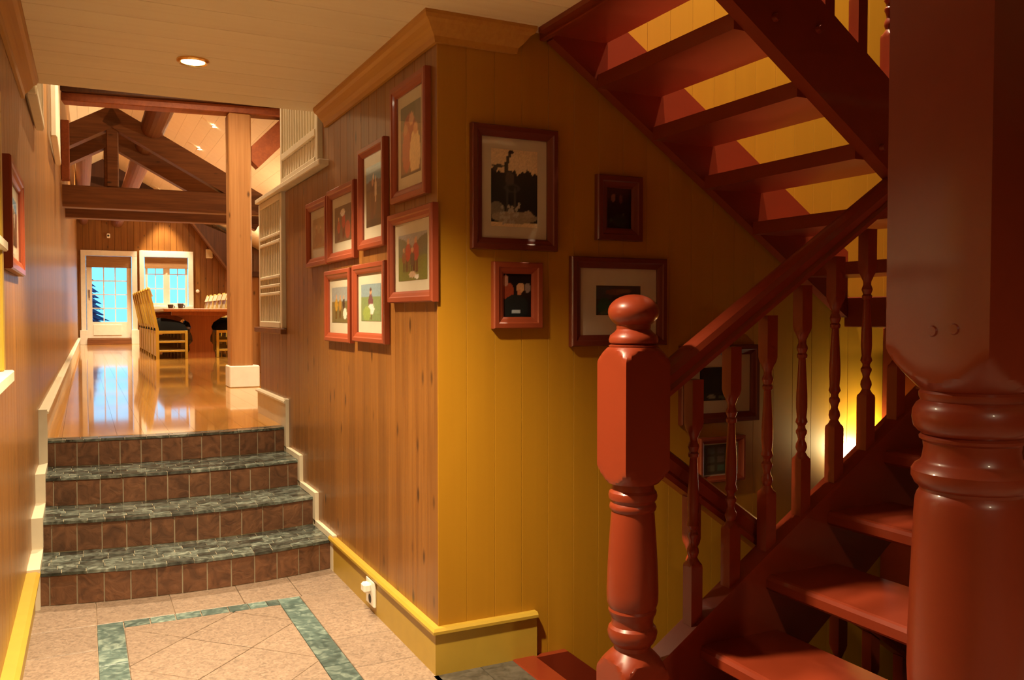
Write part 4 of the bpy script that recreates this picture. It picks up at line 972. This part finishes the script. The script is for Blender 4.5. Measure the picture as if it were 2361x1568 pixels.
tp = [(1.66 + a, UF + c) for a, c in half_] + [(1.66 - a, UF + c) for a, c in reversed(half_)]
for y in (14.26, 19.3): obj('trestle', B().prism(tp, 'Y', y, y + .07), 'table', tb)
obj('stretcher', B().bbox(1.63, 1.69, 14.33, 19.3, UF + .24, UF + .34, .005), 'table', tb)
for x, y, h_, lab in ((1.33, 15.6, .075, 'small dark cup on the trestle table'), (1.46, 15.3, .09, 'larger dark cup on the trestle table')):
    cp = thing('cup', lab, 'cup', (x, y, UF + .765), group='cups on the table')
    obj('body', B().lathe([(0, .028), (.01, .034), (h_ * .6, .044), (h_, .046), (h_, .040), (h_ * .3, .034)], 0, 0, 18), 'pottery', cp, 40, world=False)
    obj('handle', B().tube((.043, 0, h_ * .75), (.066, 0, h_ * .6), .006).tube((.066, 0, h_ * .6), (.062, 0, h_ * .3), .006).tube((.062, 0, h_ * .3), (.038, 0, h_ * .2), .006), 'pottery', cp, 40, world=False)
# things on the far wall
def onwall(u, z, d=0.0): c = radians(4); return (0.6 + u * cos(c) - d * sin(c), YF - u * sin(c) - d * cos(c), z)
p_ = onwall(-0.05, 2.96)
al = thing('wall_sensor', 'small white sensor on the brown wall above the door', 'sensor', p_, -radians(4))
obj('housing', B().bbox(-.035, .035, -.07, 0, 0, .10, .012), 'plastic', al, world=False); obj('lens', B().tube((0, -.07, .05), (0, -.078, .05), .022, .018, 14), 'dark', al, world=False)
p_ = onwall(2.08, 2.56)
sp = thing('wall_speaker', 'small white loudspeaker on the brown wall beside the dark slope', 'speaker', p_, -radians(4))
obj('cabinet', B().bbox(-.075, .075, -.12, 0, 0, .21, .01), 'plastic', sp, world=False); obj('grille', B().bbox(-.06, .06, -.127, -.12, .015, .195, .004), 'cream', sp, world=False)
p_ = onwall(1.82, 1.755)
tm = thing('thermostat', 'round white dial on the brown wall beside the window', 'thermostat', p_, -radians(4))
obj('plate', B().tube((0, 0, .035), (0, -.02, .035), .04, .038, 20), 'plastic', tm, 40, world=False); obj('dial', B().tube((0, -.02, .035), (0, -.04, .035), .025, .022, 20), 'plastic', tm, 40, world=False)
# dark sloping stair soffit in front of the far wall
a_ = onwall(1.69, 3.36)
sf = thing('sloping_soffit', 'dark brown sloping soffit against the far brown wall', 'soffit', onwall(2.6, 2.1), -radians(4))
b = B().prism([(-0.95, 1.32), (-0.15, 1.0), (0.25, .75), (0.25, -.10), (-0.13, .20)], 'Y', -0.45, -0.03)
obj('panel', b, 'beam_dark', sf, world=False)
obj('edge_strip', B().sweep([(-.47, -.02), (-.03, -.02), (-.03, .02), (-.47, .02)], (-0.96, 0, 1.32), (-0.14, 0, .19), (0, 1, 0), Vector((1.13, 0, .82)).normalized()), 'beam', sf, world=False)
# wooden corner wall stub behind the pillar
sb_ = thing('wall_stub', 'wooden wall stub with a dark ledge behind the pine pillar', 'wall', (1.7, 10.2, UF), kind='structure')
obj('wall_core', B().box(1.72, 2.6, 10.3, 10.4, UF, 1.68), 'beam_z', sb_)
for i in range(8): obj('board', B().bbox(1.72 + .11 * i + .001, 1.72 + .11 * (i + 1) - .001, 10.28, 10.3, UF, 1.68, .004), 'beam_z', sb_)
obj('ledge', B().bbox(1.70, 2.62, 10.24, 10.42, 1.68, 1.74), 'beam_dark', sb_)
